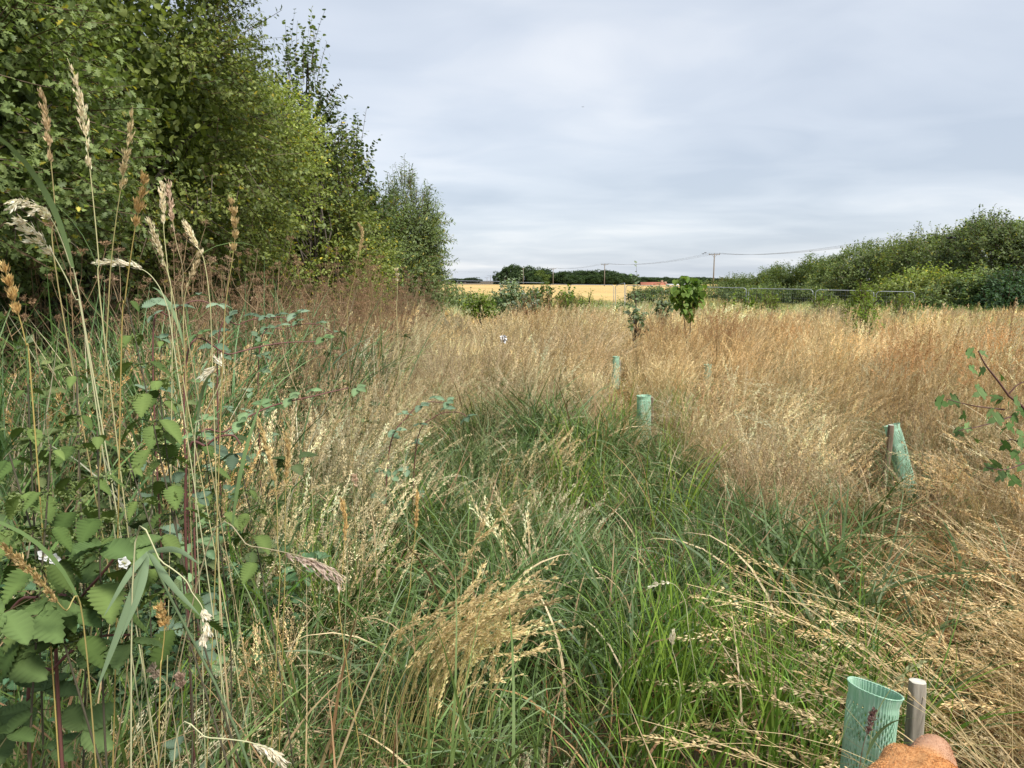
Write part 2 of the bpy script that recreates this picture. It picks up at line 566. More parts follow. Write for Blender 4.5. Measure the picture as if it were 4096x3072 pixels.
def fence_panel(A, B, zt0, zt1, label, h=2.0):
    A = np.array(A); B = np.array(B)
    root = empty('fence_panel', (A[0], A[1], zt0 - h), label, 'fence', 'temporary mesh fence panels across the meadow')
    d = B - A; ln = np.linalg.norm(d); d = d / ln
    org = np.array([A[0], A[1], zt0 - h])

    def w(s, z):
        return np.array([A[0] + d[0] * s, A[1] + d[1] * s, zt0 + (zt1 - zt0) * s / ln - h + z]) - org
    r = 0.18
    pts = [w(0.02, 0.0), w(0.02, 0.6), w(0.02, h - r)]
    for q in range(1, 7):
        a = q / 6 * math.pi / 2
        pts.append(w(0.02 + r - r * math.cos(a), h - r + r * math.sin(a)))
    pts.append(w(ln * 0.5, h))
    for q in range(0, 7):
        a = math.pi / 2 - q / 6 * math.pi / 2
        pts.append(w(ln - 0.02 - r + r * math.cos(a), h - r + r * math.sin(a)))
    pts += [w(ln - 0.02, 0.6), w(ln - 0.02, 0)]
    mb = MB(); tube(mb, pts, 0.019, 8, cap=True)
    tube(mb, [w(0.02, 0.15), w(ln - 0.02, 0.15)], 0.02, 6)
    mb.build('tube_frame', M_STEEL, root, smooth=True)
    mb = MB()
    for s in np.arange(0.15, ln - 0.1, 0.12):
        tube(mb, [w(s, 0.15), w(s, h)], 0.0022, 3)
    for z in np.arange(0.3, h - 0.05, 0.24):
        tube(mb, [w(0.02, z), w(ln - 0.02, z)], 0.0026, 3)
    mb.build('wire_mesh', M_STEEL, root)
    for s in (0.02, ln - 0.02):
        mb = MB()
        p = w(s, -0.02)
        tube(mb, [p + [-0.01, -0.32, 0.05], p + [0.01, 0.32, 0.05]], 0.075, 4, cap=True)
        mb.build('foot', M_WIRE, root)


for ((u0, y0), (u1, y1)), (v0, v1), lb in zip(PANELS, PTOP, FL):
    a = ats(u0, v0, y0); b_ = ats(u1, v1, y1)
    fence_panel(a[:2], b_[:2], a[2], b_[2], lb)
a = ats(2462, 1143, 47.4); b_ = ats(2500, 1131, 45.2)
fence_panel(a[:2], b_[:2], a[2], b_[2] , 'mesh fence panel turned at an angle to the rest, like an open gate')


# ================================================================== power line
def power_pole(us, vt, Y, hgt, label, arm=2.4):
    p = ats(us, vt, Y)
    base = np.array([p[0], Y, float(gz(p[0], Y)) - 0.2])
    top = p[2] - 0.25
    root = empty('power_pole', tuple(base), label, 'power pole', 'wooden power poles of the line across the fields')
    H = top - base[2]
    mb = MB(); tube(mb, [(0, 0, 0), (0, 0, H * 0.5), (0, 0, H)], [0.17, 0.145, 0.12], 10, cap=True)
    mb.build('post', M_POLE, root, smooth=True)
    mb = MB()
    dx = np.array([0.97, -0.24, 0])
    tube(mb, [-dx * arm / 2 + [0, 0, H - 0.15], dx * arm / 2 + [0, 0, H - 0.15]], 0.075, 4, cap=True)
    tube(mb, [-dx * 0.6 + [0, 0, H - 0.15], np.array([0, -0.02, H - 0.8])], 0.03, 4)
    tube(mb, [dx * 0.6 + [0, 0, H - 0.15], np.array([0, -0.02, H - 0.8])], 0.03, 4)
    mb.build('crossarm', M_POLE, root)
    att = []
    for s in (-0.47, 0, 0.47):
        mb = MB()
        q = dx * arm * s + np.array([0, 0, H - 0.1])
        tube(mb, [q, q + [0, 0, 0.12], q + [0, 0, 0.2], q + [0, 0, 0.34]], [0.04, 0.09, 0.06, 0.085], 7, cap=True)
        mb.build('insulator', M_STEEL, root, smooth=True)
        att.append(q + base + [0, 0, 0.3])
    return att


pA = power_pole(2858, 1011, 165, 9, 'tallest wooden power pole with crossarm, between the lime sapling and the right hedgerow')
pB = power_pole(2419, 1053, 245, 9, 'wooden power pole with crossarm standing in the wheat before the wood')
pC = power_pole(2213, 1071, 305, 9, 'wooden power pole with crossarm behind the fence, right of the white poplar bush')
pD = power_pole(2093, 1070, 330, 9, 'slim wooden power pole in front of the round-topped trees', 0.5)
pE = power_pole(2004, 1086, 420, 9, 'wooden power pole at the left edge of the far wood', 2.2)
pF = power_pole(1962, 1101, 560, 9, 'distant double-armed power pole left of the far wood', 5.0)
pG = power_pole(1948, 1109, 640, 9, 'most distant small power pole left of the far wood', 4.0)


def cables(A, B, sag, label):
    for k, (p, q) in enumerate(zip(A, B)):
        mb = MB()
        ts = np.linspace(0, 1, 15)[:, None]
        pts = p + (q - p) * ts
        pts[:, 2] -= sag * 4 * (ts[:, 0] * (1 - ts[:, 0]))
        tube(mb, pts, 0.016, 4)
        o = mb.build('power_cable', M_WIRE, loc=p)
        tag(o, ['rearmost ', 'middle ', 'frontmost '][k] + label, 'cable', 'power cables strung between the poles')


off = ats(3640, 940, 88) - pA[1]
cables(pA, [p + off for p in pA], 1.1, 'power cable running from the tallest pole to the right hedgerow')
cables(pB, pA, 1.2, 'thin sagging power cable between the tallest pole and the pole in the wheat')
cables(pC, pB, 0.8, 'thin sagging power cable between the wheat pole and the pole behind the fence')
offE = ats(1620, 1072, 300)
cables([pE[1]][:1], [offE], 0.8, 'power cable running from the far wood towards the left hedgerow')


# ================================================================== trees
def crown_points(rng, n, c, r, seed, lump=0.28, shell=0.55, gap=0.30, freq=2.2):
    d = norm(rng.normal(size=(n * 3, 3)))
    rad = shell + (1 - shell) * rng.uniform(0, 1, n * 3) ** 0.6
    lum = 1 + lump * (cn3(d, freq, seed) - 0.5) * 2
    p = d * (rad * lum)[:, None]
    keep = cn3(p, 5.0, seed + 50) > gap
    p, d = p[keep][:n], d[keep][:n]
    return np.array(c) + p * np.array(r), norm(d / np.array(r))


def limb(mb, rng, a, b, r0, r1, bend=0.12, n=7, col=(1, 1, 1), sides=6):
    a = np.asarray(a, float); b = np.asarray(b, float)
    L_ = np.linalg.norm(b - a)
    m1 = a + (b - a) * 0.35 + rng.normal(size=3) * bend * L_ * 0.5
    m2 = a + (b - a) * 0.7 + rng.normal(size=3) * bend * L_ * 0.5
    tube(mb, spline([a, m1, m2, b], n), np.linspace(r0, r1, n), sides, col)


def make_tree(name, label, cat, group, x, y, h, rx, ry, zb, tmpl, leaf, ntw, nl, cA, cB, seed, twl=0.45, upw=0.5, shoots=0, shl=0.9,
              lump=0.28, gap=0.30, stems=3, trunk=0.09, shell=0.5, lib=None, mat=None, twigs=True, yellow=0.04, freq=2.2, out=1.0, wid=1.0, fill=0):
    rng = np.random.default_rng(seed)
    g0 = float(gz(x, y))
    root = empty(name, (x, y, g0 - 0.05), label, cat, group)
    c = np.array([0, 0, (zb + h) / 2]); r = np.array([rx, ry, (h - zb) / 2])
    tb, dr = crown_points(rng, ntw, c, r, seed, lump, shell, gap, freq)
    n = len(tb)
    dirs = norm(dr * out + np.array([0, 0, upw]) + rng.normal(size=(n, 3)) * 0.45)
    L_ = twl * rng.uniform(0.5, 1.3, n)
    if shoots:
        top = np.argsort(-(tb[:, 2] + rng.uniform(0, r[2] * 0.6, n)))[:shoots]
        dirs[top] = norm(dirs[top] * 0.25 + np.array([0, 0, 1.0]) + rng.normal(size=(len(top), 3)) * 0.12)
        L_[top] *= shl / twl * 0.9
    mb = MB()
    if twigs:
        az = np.arctan2(dirs[:, 1], dirs[:, 0]); th = np.arccos(np.clip(dirs[:, 2], -1, 1))
        dark = rcol(rng, n, (0.05, 0.035, 0.02), (0.12, 0.08, 0.05))
        P, T = ribbons(mb, rng, tb, az, th, th + rng.uniform(-0.2, 0.35, n), L_, np.full(n, 0.008 * leaf / 0.05), 4, dark, dark, 'stem')
        mb.build('twigs', M_STEMG, root)
    else:
        P = tb[:, None] + dirs[:, None] * L_[:, None, None] * np.linspace(0, 1, 5)[None, :, None]
        T = np.repeat(dirs[:, None], 5, 1)
    # leaves along the twigs
    t = np.linspace(0.12, 1, nl)[None, :] + rng.uniform(-0.04, 0.04, (n, nl)); t = np.clip(t, 0, 1)
    xk = t * 4; i = np.minimum(xk.astype(int), 3); f = (xk - i)[..., None]; ar = np.arange(n)[:, None]
    p = (P[ar, i] * (1 - f) + P[ar, i + 1] * f).reshape(-1, 3)
    tg = T[ar, i].reshape(-1, 3)
    m_ = len(p)
    lat = norm(np.cross(tg, norm(rng.normal(size=(m_, 3)))))
    ax = norm(tg * 0.6 + lat * 0.9 + np.array([0, 0, -0.15]) + rng.normal(size=(m_, 3)) * 0.2)
    nr = norm(np.array([0, 0, 0.9]) + np.repeat(dr, nl, 0) * 0.45 + rng.normal(size=(m_, 3)) * 0.45)
    base = rcol(rng, n, cA, cB, 0.1)
    base *= (0.75 + 0.5 * cn3(tb, 1.6, seed + 9))[:, None]
    col = np.repeat(base, nl, 0) * rng.uniform(0.8, 1.2, (m_, 1))
    ye = rng.uniform(size=m_) < yellow
    col[ye] = col[ye] * [2.2, 1.5, 0.8]
    R = frames(rng, ax, nr)
    if wid != 1.0:
        R = R.copy(); R[:, :, 1] *= wid
    mb = MB()
    stamp(mb, tmpl, p + lat * leaf * 0.15, R, leaf * rng.uniform(0.6, 1.2, m_), col)
    if fill:
        q = norm(rng.normal(size=(fill, 3))) * rng.uniform(0.2, .86, (fill, 1)) ** .6
        q = q * (1 + lump * (cn3(norm(q), freq, seed) - .5) * 2)[:, None] * .92
        stamp(mb, LF_OVAL, c + q * r, frames(rng, rng.normal(size=(fill, 3)), rng.normal(size=(fill, 3)) + [0, 0, 1.]), leaf * 1.7 * rng.uniform(.7, 1.2, fill), rcol(rng, fill, cA, cB))
    cr = mb.build('crown', mat or M_LEAF, root)
    # trunk and limbs
    mb = MB()
    tips = tb[rng.choice(n, min(n, 10 + 4 * stems), replace=False)] * 0.9 + c * 0.1
    for s in range(stems):
        a = rng.uniform(0, 6.28); q = trunk * 1.6 * (stems > 1)
        b0 = np.array([q * math.cos(a), q * math.sin(a), 0]); m0 = np.array([rx * 0.22 * math.cos(a), ry * 0.22 * math.sin(a), zb * 0.6 + h * 0.15])
        limb(mb, rng, b0, m0, trunk, trunk * 0.7, 0.08)
        for tp in tips[s::stems]:
            limb(mb, rng, m0 - (m0 - b0) * rng.uniform(0, 0.35), tp, trunk * 0.5, 0.008, 0.12, sides=5)
        top = c + np.array([rng.uniform(-.3, .3) * rx, rng.uniform(-.3, .3) * ry, r[2] * 0.85])
        limb(mb, rng, m0, top, trunk * 0.7, 0.012, 0.07)
    mb.build('trunk', M_BARK, root, smooth=True)
    return root


def copy_tree(src, loc, rz, sc, label):
    c = src.copy(); COL.objects.link(c)
    c.location = loc; c.rotation_euler = (0, 0, rz); c.scale = sc
    c['label'] = label
    for ch in list(src.children):
        k = ch.copy(); COL.objects.link(k); k.parent = c
    return c


LH = 'trees and shrubs of the tall left hedgerow'
HAW0, HAW1 = (0.12, 0.17, 0.06), (0.25, 0.315, 0.115)
HAWL0, HAWL1 = (0.20, 0.26, 0.065), (0.34, 0.40, 0.115)
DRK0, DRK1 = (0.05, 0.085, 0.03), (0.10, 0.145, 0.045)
WIL0, WIL1 = (0.15, 0.21, 0.08), (0.26, 0.33, 0.14)
# name, label, x, y, h, rx, ry, zb, template, leaf, twigs, leaves per twig, colours ...
T_ = make_tree
T_('hawthorn_tree', 'lobed-leaved dark green hawthorn filling the upper left corner of the picture', 'tree', LH, -4.9, 5.0, 5.6, 2.05, 1.9, 0.7, LF_LOBED, 0.056, 6200, 13, HAW0, HAW1, 11, 0.34, 0.25, fill=14000, stems=4, gap=0.30, shell=0.68, lump=0.35, freq=3.2)
T_('hawthorn_tree', 'hawthorn with a leafy overhang above the dark hollow, behind the tall seed stalks', 'tree', LH, -4.7, 7.6, 5.6, 2.05, 1.8, 1.75, LF_LOBED, 0.048, 7600, 13, HAW0, HAWL1, 12, 0.36, 0.25, fill=14000, stems=4, gap=0.30, shell=0.68, lump=0.35, freq=3.2)
T_('hawthorn_tree', 'light yellowish green hawthorn in the middle of the left hedgerow', 'tree', LH, -4.7, 10.4, 4.75, 1.75, 1.9, 1.35, LF_OVAL, 0.047, 6200, 13, HAWL0, HAWL1, 13, 0.42, 0.35, fill=14000, shoots=40, shl=0.8, stems=4, gap=0.3, shell=0.62, lump=0.3, freq=3.0)
T_('hawthorn_tree', 'yellow-green bushy hawthorn below the slender poplar shoots', 'tree', LH, -4.35, 13.4, 4.0, 1.55, 2.1, 0.2, LF_OVAL, 0.052, 4600, 11, HAWL0, HAWL1, 14, 0.42, 0.35, fill=7000, shoots=20, shl=0.6, stems=3, gap=0.28, shell=0.62, yellow=0.08)
T_('hawthorn_tree', 'last low yellow-green hawthorn before the dark poplar and the willow', 'tree', LH, -4.1, 16.6, 3.2, 1.2, 2.0, 0.1, LF_OVAL, 0.06, 3400, 10, HAWL0, HAWL1, 15, 0.42, 0.35, fill=5000, shoots=15, shl=0.5, stems=3, gap=0.26, shell=0.62, yellow=0.08)
# upright, thin, open crowns
T_('alder_tree', 'dark thinly leaved alder poking above the hedgerow at the top of the picture', 'tree', LH, -4.75, 11.9, 5.6, 0.7, 0.7, 3.0, LF_ROUND, 0.055, 800, 9, DRK0, DRK1, 21, 0.55, 0.6, shoots=120, shl=0.9, stems=2, trunk=0.05, gap=0.25, lump=0.4, shell=0.2)
T_('poplar_tree', 'slender young poplar with a tall spire of round leaves against the sky', 'tree', LH, -3.4, 12.4, 5.35, 0.5, 0.5, 2.2, LF_ROUND, 0.065, 330, 10, DRK0, HAW1, 22, 0.4, 0.9, shoots=60, shl=0.75, stems=1, trunk=0.03, gap=0.1, lump=0.2, shell=0.1)
T_('poplar_tree', 'second slender poplar, lower, leaning right of the tall spire', 'tree', LH, -3.05, 12.9, 3.9, 0.45, 0.45, 1.8, LF_ROUND, 0.062, 300, 9, HAW0, HAWL1, 23, 0.5, 0.9, shoots=70, shl=0.7, stems=2, trunk=0.025, gap=0.1, lump=0.3, shell=0.1)
T_('poplar_tree', 'dark leaved poplar with two upright tips beside the willow', 'tree', LH, -3.5, 16.2, 4.35, 0.5, 0.5, 1.6, LF_ROUND, 0.08, 480, 9, DRK0, DRK1, 24, 0.5, 0.9, shoots=110, shl=0.8, stems=2, trunk=0.03, gap=0.15, lump=0.3, shell=0.2)
T_('poplar_tree', 'small dark poplar between the paired dark tips and the willow', 'tree', LH, -3.4, 17.4, 3.7, 0.4, 0.4, 1.4, LF_ROUND, 0.08, 300, 9, DRK0, DRK1, 25, 0.45, 0.9, shoots=70, shl=0.6, stems=1, trunk=0.03, gap=0.15, lump=0.3, shell=0.2)
T_('willow_tree', 'feathery pale green willow at the end of the left hedgerow', 'tree', LH, -3.1, 22.5, 4.35, 0.95, 1.3, 0.3, LF_LONG, 0.12, 2400, 16, WIL0, WIL1, 26, 0.6, 0.35, shoots=70, shl=0.7, stems=5, trunk=0.045, gap=0.3, lump=0.42, shell=0.35, wid=1.5)
T_('willow_shrub', 'grey-green willow shrub tucked between the dark poplar and the big willow', 'shrub', LH, -3.75, 21.0, 3.9, 0.9, 1.1, 0.1, LF_LONG, 0.12, 1500, 12, WIL0, WIL1, 27, 0.6, 0.7, shoots=120, shl=0.8, stems=4, trunk=0.03, gap=0.3, lump=0.35, shell=0.35, wid=1.5)
# second row behind, closing the gaps
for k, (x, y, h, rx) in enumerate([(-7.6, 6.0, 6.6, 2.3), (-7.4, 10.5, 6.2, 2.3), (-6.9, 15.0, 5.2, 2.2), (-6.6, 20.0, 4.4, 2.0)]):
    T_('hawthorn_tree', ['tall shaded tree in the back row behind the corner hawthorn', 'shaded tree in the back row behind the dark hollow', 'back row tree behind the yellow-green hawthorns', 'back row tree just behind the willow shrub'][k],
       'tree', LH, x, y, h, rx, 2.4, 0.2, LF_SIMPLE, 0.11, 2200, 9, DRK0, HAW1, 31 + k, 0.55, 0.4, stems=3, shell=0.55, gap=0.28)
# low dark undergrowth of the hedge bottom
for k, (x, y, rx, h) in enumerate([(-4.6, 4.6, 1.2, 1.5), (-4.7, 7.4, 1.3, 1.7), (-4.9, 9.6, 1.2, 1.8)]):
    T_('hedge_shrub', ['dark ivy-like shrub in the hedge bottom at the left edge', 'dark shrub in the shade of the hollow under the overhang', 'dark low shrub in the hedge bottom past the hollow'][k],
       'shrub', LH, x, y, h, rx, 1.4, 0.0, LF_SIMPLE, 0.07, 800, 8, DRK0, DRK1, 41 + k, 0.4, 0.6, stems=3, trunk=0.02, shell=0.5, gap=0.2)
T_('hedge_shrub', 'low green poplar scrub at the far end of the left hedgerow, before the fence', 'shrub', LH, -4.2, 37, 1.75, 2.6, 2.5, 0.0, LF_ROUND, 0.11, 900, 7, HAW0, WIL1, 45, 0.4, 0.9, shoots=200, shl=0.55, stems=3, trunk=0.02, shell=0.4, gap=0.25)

# right hedgerow: from the low willow scrub far away up to the tall trees at the right edge
RH = 'trees and shrubs of the right hedgerow'
RT = [  # (u, vtop) in 2212 px, Y, rx, kind, label
    (1625, 600, 78, 3.0, 'w', 'lowest far willow shrub where the right hedgerow begins'),
    (1680, 585, 74, 3.0, 'w', 'pale willow shrub second from the far end of the right hedgerow'),
    (1735, 580, 70, 3.0, 'w', 'feathery willow shrub left of the first taller trees'),
    (1790, 560, 66, 3.0, 'w', 'willow shrub just before the light green ridge of trees'),
    (1860, 522, 62, 3.6, 't', 'bushy tree with dark tip where the right hedgerow steps up'),
    (1925, 522, 58, 3.4, 't', 'light green rounded tree in the middle of the right hedgerow'),
    (1990, 528, 54, 3.2, 'l', 'yellow-green tree in the dip of the right hedgerow'),
    (2050, 478, 52, 3.6, 't', 'tall tree with domed top, highest before the right edge'),
    (2110, 488, 48, 3.2, 't', 'tree with mixed light and dark leaves in the saddle near the right edge'),
    (2170, 462, 45, 3.4, 'd', 'dark tall tree near the right edge of the picture'),
    (2235, 448, 43, 3.6, 'd', 'dark tree cut by the right edge of the picture'),
    (2020, 585, 41, 2.4, 'l', 'light green layered bush in front at the end of the fence'),
    (2110, 590, 38, 2.6, 't', 'mid green bush in front of the tall right trees'),
    (2190, 590, 36, 2.8, 'g', 'blue-green bush low at the right edge of the picture'),
]
for k, (u, v, Y, rx, kd, lb) in enumerate(RT):
    top = at(u, v, Y)
    x = top[0]; g0 = float(gz(x, Y)); h = top[2] - g0 - (0.35 if kd != 'w' else 0.5)
    cA, cB = {'w': (WIL0, (0.15, 0.20, 0.07)), 't': (HAW0, HAW1), 'l': (HAWL0, HAWL1), 'd': (DRK0, HAW1), 'g': ((0.05, 0.10, 0.04), (0.09, 0.16, 0.07))}[kd]
    T_('hedgerow_tree' if kd != 'w' else 'willow_shrub', lb, 'tree' if kd != 'w' else 'shrub', RH, x, Y, h, rx, rx * 0.9, 0.0,
       LF_LONG if kd == 'w' else LF_SIMPLE, 0.26 if kd == 'w' else 0.18, 2400, 9, cA, cB, 60 + k, 0.65, 0.6 if kd == 'w' else 0.4,
       shoots=220 if kd == 'w' else 50, shl=1.1 if kd == 'w' else 0.9, stems=3, trunk=0.09, lump=0.35, gap=0.3, shell=0.6, freq=3.4, twigs=(Y < 60), wid=2.0 if kd == 'w' else 1.0)

# low dark hedge in front of the wheat right of the angled panel
HB = 'low clipped hedges between the wheat and the fence'
for k, (u0, Y, rx, h, cc) in enumerate([(2620, 58, 2.9, 1.7, 'd'), (2840, 58, 2.9, 1.8, 'd'), (2950, 80, 4.6, 2.5, 'o'), (3110, 74, 4.4, 2.4, 'o'), (3030, 57, 2.6, 1.7, 'd'), (3200, 56, 2.6, 1.8, 'd')]):
    x = (u0 - 2048) / FPX * Y
    T_('hedge_shrub', ['dark green leafy hedge shrub right behind the angled fence panel', 'dark hedge shrub behind the lime sapling',
                       'olive hedge shrub with pale shoots at the foot of the tallest power pole', 'olive hedge shrub joining the willow scrub', 'dark hedge shrub behind the panel right of the lime sapling', 'dark hedge shrub behind the panel nearest the willow scrub'][k],
       'hedge', HB, x, Y, h, rx, 1.4, 0.0, LF_SIMPLE, 0.16, 1200, 7, *((DRK0, HAW1) if cc == 'd' else (OLV0, (0.17, 0.20, 0.06))), 90 + k, 0.45, 0.6, shoots=60, shl=0.6, stems=2, trunk=0.03, twigs=False)

# ------------------------------------------------------------------ far wood
FW = 'trees of the distant wood beyond the wheat'
PRO = []
for k, (cA, cB) in enumerate([((0.045, 0.08, 0.03), (0.09, 0.14, 0.05)), ((0.055, 0.09, 0.04), (0.10, 0.155, 0.06)), ((0.04, 0.07, 0.03), (0.075, 0.115, 0.045)), ((0.14, 0.20, 0.05), (0.22, 0.28, 0.08))]):
    q = T_('wood_tree', 'x', 'tree', FW, 0, 355, 10.0, 5.0, 4.6, 0.2, LF_SIMPLE, 0.75, 1500, 4, cA, cB, 120 + k, 0.8, 0.3, stems=1, trunk=0.3, lump=0.22, gap=0.22, shell=0.7, twigs=False, freq=4.0, yellow=0.0)
    PRO.append(q)
far = [  # us, vtop(source px), Y, proto, width scale, label
    (1992, 1088, 352, 2, 0.55, 'small dark round tree at the left end of the distant wood'),
    (2022, 1072, 350, 2, 0.6, 'dark tree below the tallest crown of the distant wood'),
    (2045, 1059, 356, 0, 0.85, 'tallest open-topped tree near the left end of the distant wood'),
    (2068, 1066, 352, 1, 0.6, 'tree with a feathery tip beside the tallest distant crown'),
    (2102, 1067, 350, 1, 1.15, 'broad round-topped tree, second hump of the distant wood'),
    (2132, 1082, 346, 0, 0.7, 'lower tree on the right shoulder of the round-topped one'),
    (2165, 1073, 356, 2, 1.0, 'very dark tree behind the yellowish one in the distant wood'),
    (2160, 1084, 345, 3, 0.62, 'yellow-green tree standing out in front of the distant wood'),
    (2190, 1100, 342, 3, 0.7, 'low yellow-green bush at the foot of the distant wood'),
    (2147, 1105, 340, 1, 0.7, 'low green bush left of the yellow-green distant tree')]
far_lab = 'tree in the long even stretch of the distant wood behind the wheat'
x0 = 2218
ORD = ['first', 'second', 'third', 'fourth', 'fifth', 'sixth', 'seventh', 'eighth', 'ninth', 'tenth', 'eleventh', 'twelfth', 'thirteenth', 'fourteenth']
MARKS = [(2213, 'the power pole behind the fence'), (2419, 'the power pole in the wheat'), (2614, 'the red farmhouse'), (2750, 'the lime sapling'), (2858, 'the tallest power pole')]
cnt = {}


def wood_label(x, front):
    mk = [m_ for m_ in MARKS if m_[0] <= x][-1][1]
    cnt[(mk, front)] = cnt.get((mk, front), 0) + 1
    return '%s %s distant wood tree right of %s' % (ORD[cnt[(mk, front)] - 1], 'low front' if front else 'tall back', mk)


rr = random.Random(5)
i = 0
while x0 < 2990:
    vt = np.interp(x0, [2210, 2330, 2420, 2450, 2500, 2560, 2650, 2760, 2850, 2990], [1090, 1085, 1082, 1084, 1096, 1109, 1110, 1108, 1112, 1118]) + rr.uniform(-3, 3)
    far.append((x0, vt, 340 + 60 * ss(2450, 2600, x0) + rr.uniform(-8, 8), rr.choice([0, 1, 2]), rr.uniform(0.75, 1.1), wood_label(x0, False)))
    if rr.random() < 0.5:
        far.append((x0 + 6, vt + 14, 330 + 55 * ss(2450, 2600, x0), rr.choice([0, 1, 1]), rr.uniform(0.6, 0.9), wood_label(x0 + 6, True)))
    x0 += rr.uniform(22, 38); i += 1
used = set()
for (us, vt, Y, pk, ws, lb) in far:
    p = ats(us, vt, Y); g0 = float(gz(p[0], Y)); h = (p[2] - g0) / 10.3
    loc = (p[0], Y, g0 - 0.1); sc = (ws, ws, h)
    if pk not in used:
        used.add(pk); q = PRO[pk]; q.location = loc; q.scale = sc; q['label'] = lb; q.rotation_euler = (0, 0, rr.uniform(0, 6))
    else:
        copy_tree(PRO[pk], loc, rr.uniform(0, 6), sc, lb)
mbx = ats(1890, 1112, 600)
copy_tree(PRO[2], (mbx[0], 600, float(gz(mbx[0], 600))), 0.5, (1.6, 1.6, 0.42), 'very low distant tree on the horizon left of the power poles')
copy_tree(PRO[1], (mbx[0] - 14, 610, float(gz(mbx[0], 600))), 1.5, (2.2, 1.6, 0.36), 'flat distant tree on the horizon beside the left hedgerow scrub')


# ------------------------------------------------------------------ farm buildings at the wood edge
def box(mb, x0, x1, y0, y1, z0, z1, col=(1, 1, 1)):
    V = [(x, y, z) for z in (z0, z1) for y in (y0, y1) for x in (x0, x1)]
    mb.add(V, col, [(0, 2, 3, 1), (4, 5, 7, 6), (0, 1, 5, 4), (2, 6, 7, 3), (0, 4, 6, 2), (1, 3, 7, 5)])


M_TILE = noise_mat('clay_tiles', (0.28, 0.10, 0.065), (0.38, 0.15, 0.10), 3, 0.85)
M_SHEET = noise_mat('grey_roof_sheets', (0.38, 0.38, 0.38), (0.52, 0.52, 0.52), 1, 0.7)
M_BRICK = noise_mat('brick_wall', (0.28, 0.16, 0.11), (0.40, 0.26, 0.19), 5, 0.9)
M_GLASS = noise_mat('dark_window', (0.03, 0.035, 0.04), (0.06, 0.065, 0.07), 1, 0.2)


def farm_house(us, vridge, Y, w, d, eave, rise, roofm, label, name):
    p = ats(us, vridge, Y); g0 = float(gz(p[0], Y))
    ridge = p[2] - g0; eave = ridge - rise
    root = empty(name, (p[0], Y, g0), label, 'house', None)
    mb = MB(); box(mb, -w / 2, w / 2, -d / 2, d / 2, -0.3, eave)
    for s in (-1, 1):
        x = s * (w / 2 - 0.003)
        mb.add([(x, -d / 2, eave), (x, d / 2, eave), (x, 0, ridge - 0.15)], (1, 1, 1), None, [(0, 1, 2)])
    wall = mb.build('wall', M_BRICK, root)
    mb = MB()
    e = 0.4
    for s in (-1, 1):
        a = [(-w / 2 - e, s * (d / 2 + e), eave - 0.2), (w / 2 + e, s * (d / 2 + e), eave - 0.2), (w / 2 + e, 0, ridge), (-w / 2 - e, 0, ridge)]
        bb = [(q[0], q[1], q[2] + 0.15) for q in a]
        mb.add(a + bb, (1, 1, 1), [(0, 1, 2, 3), (4, 5, 6, 7), (0, 1, 5, 4), (1, 2, 6, 5), (3, 0, 4, 7)])
    rf = mb.build('roof', roofm, root)
    if roofm is M_TILE:
        mb = MB(); box(mb, w * 0.3, w * 0.3 + 0.9, -0.4, 0.4, ridge - 0.5, ridge + 0.9); mb.build('chimney', M_BRICK, rf)
    for k in range(3):
        xx = -w / 2 + w * (k + 0.5) / 3
        mb = MB(); box(mb, xx - 0.5, xx + 0.5, -d / 2 - 0.03, -d / 2 + 0.1, eave - 1.5, eave - 0.4); mb.build('window', M_GLASS, wall)


farm_house(2614, 1130, 318, 10.5, 8, 3, 2.4, M_TILE, 'farmhouse with a red tiled roof at the edge of the distant wood', 'farm_house')
farm_house(2643, 1135, 314, 5.0, 6, 3, 1.5, M_TILE, 'small red-roofed outbuilding right of the red farmhouse', 'farm_outbuilding')
farm_house(2704, 1137, 312, 7.5, 8, 3, 1.6, M_SHEET, 'low barn with a pale grey roof right of the red farmhouse', 'barn')
# ================================================================== grasses (stuff)
def disc(rng, n, r):
    a = rng.uniform(0, 6.283, n); q = r * np.sqrt(rng.uniform(0, 1, n))
    return np.stack([q * np.cos(a), q * np.sin(a), np.zeros(n)], 1)


def U(rng, n, a, b):
    return rng.uniform(a, b, n)


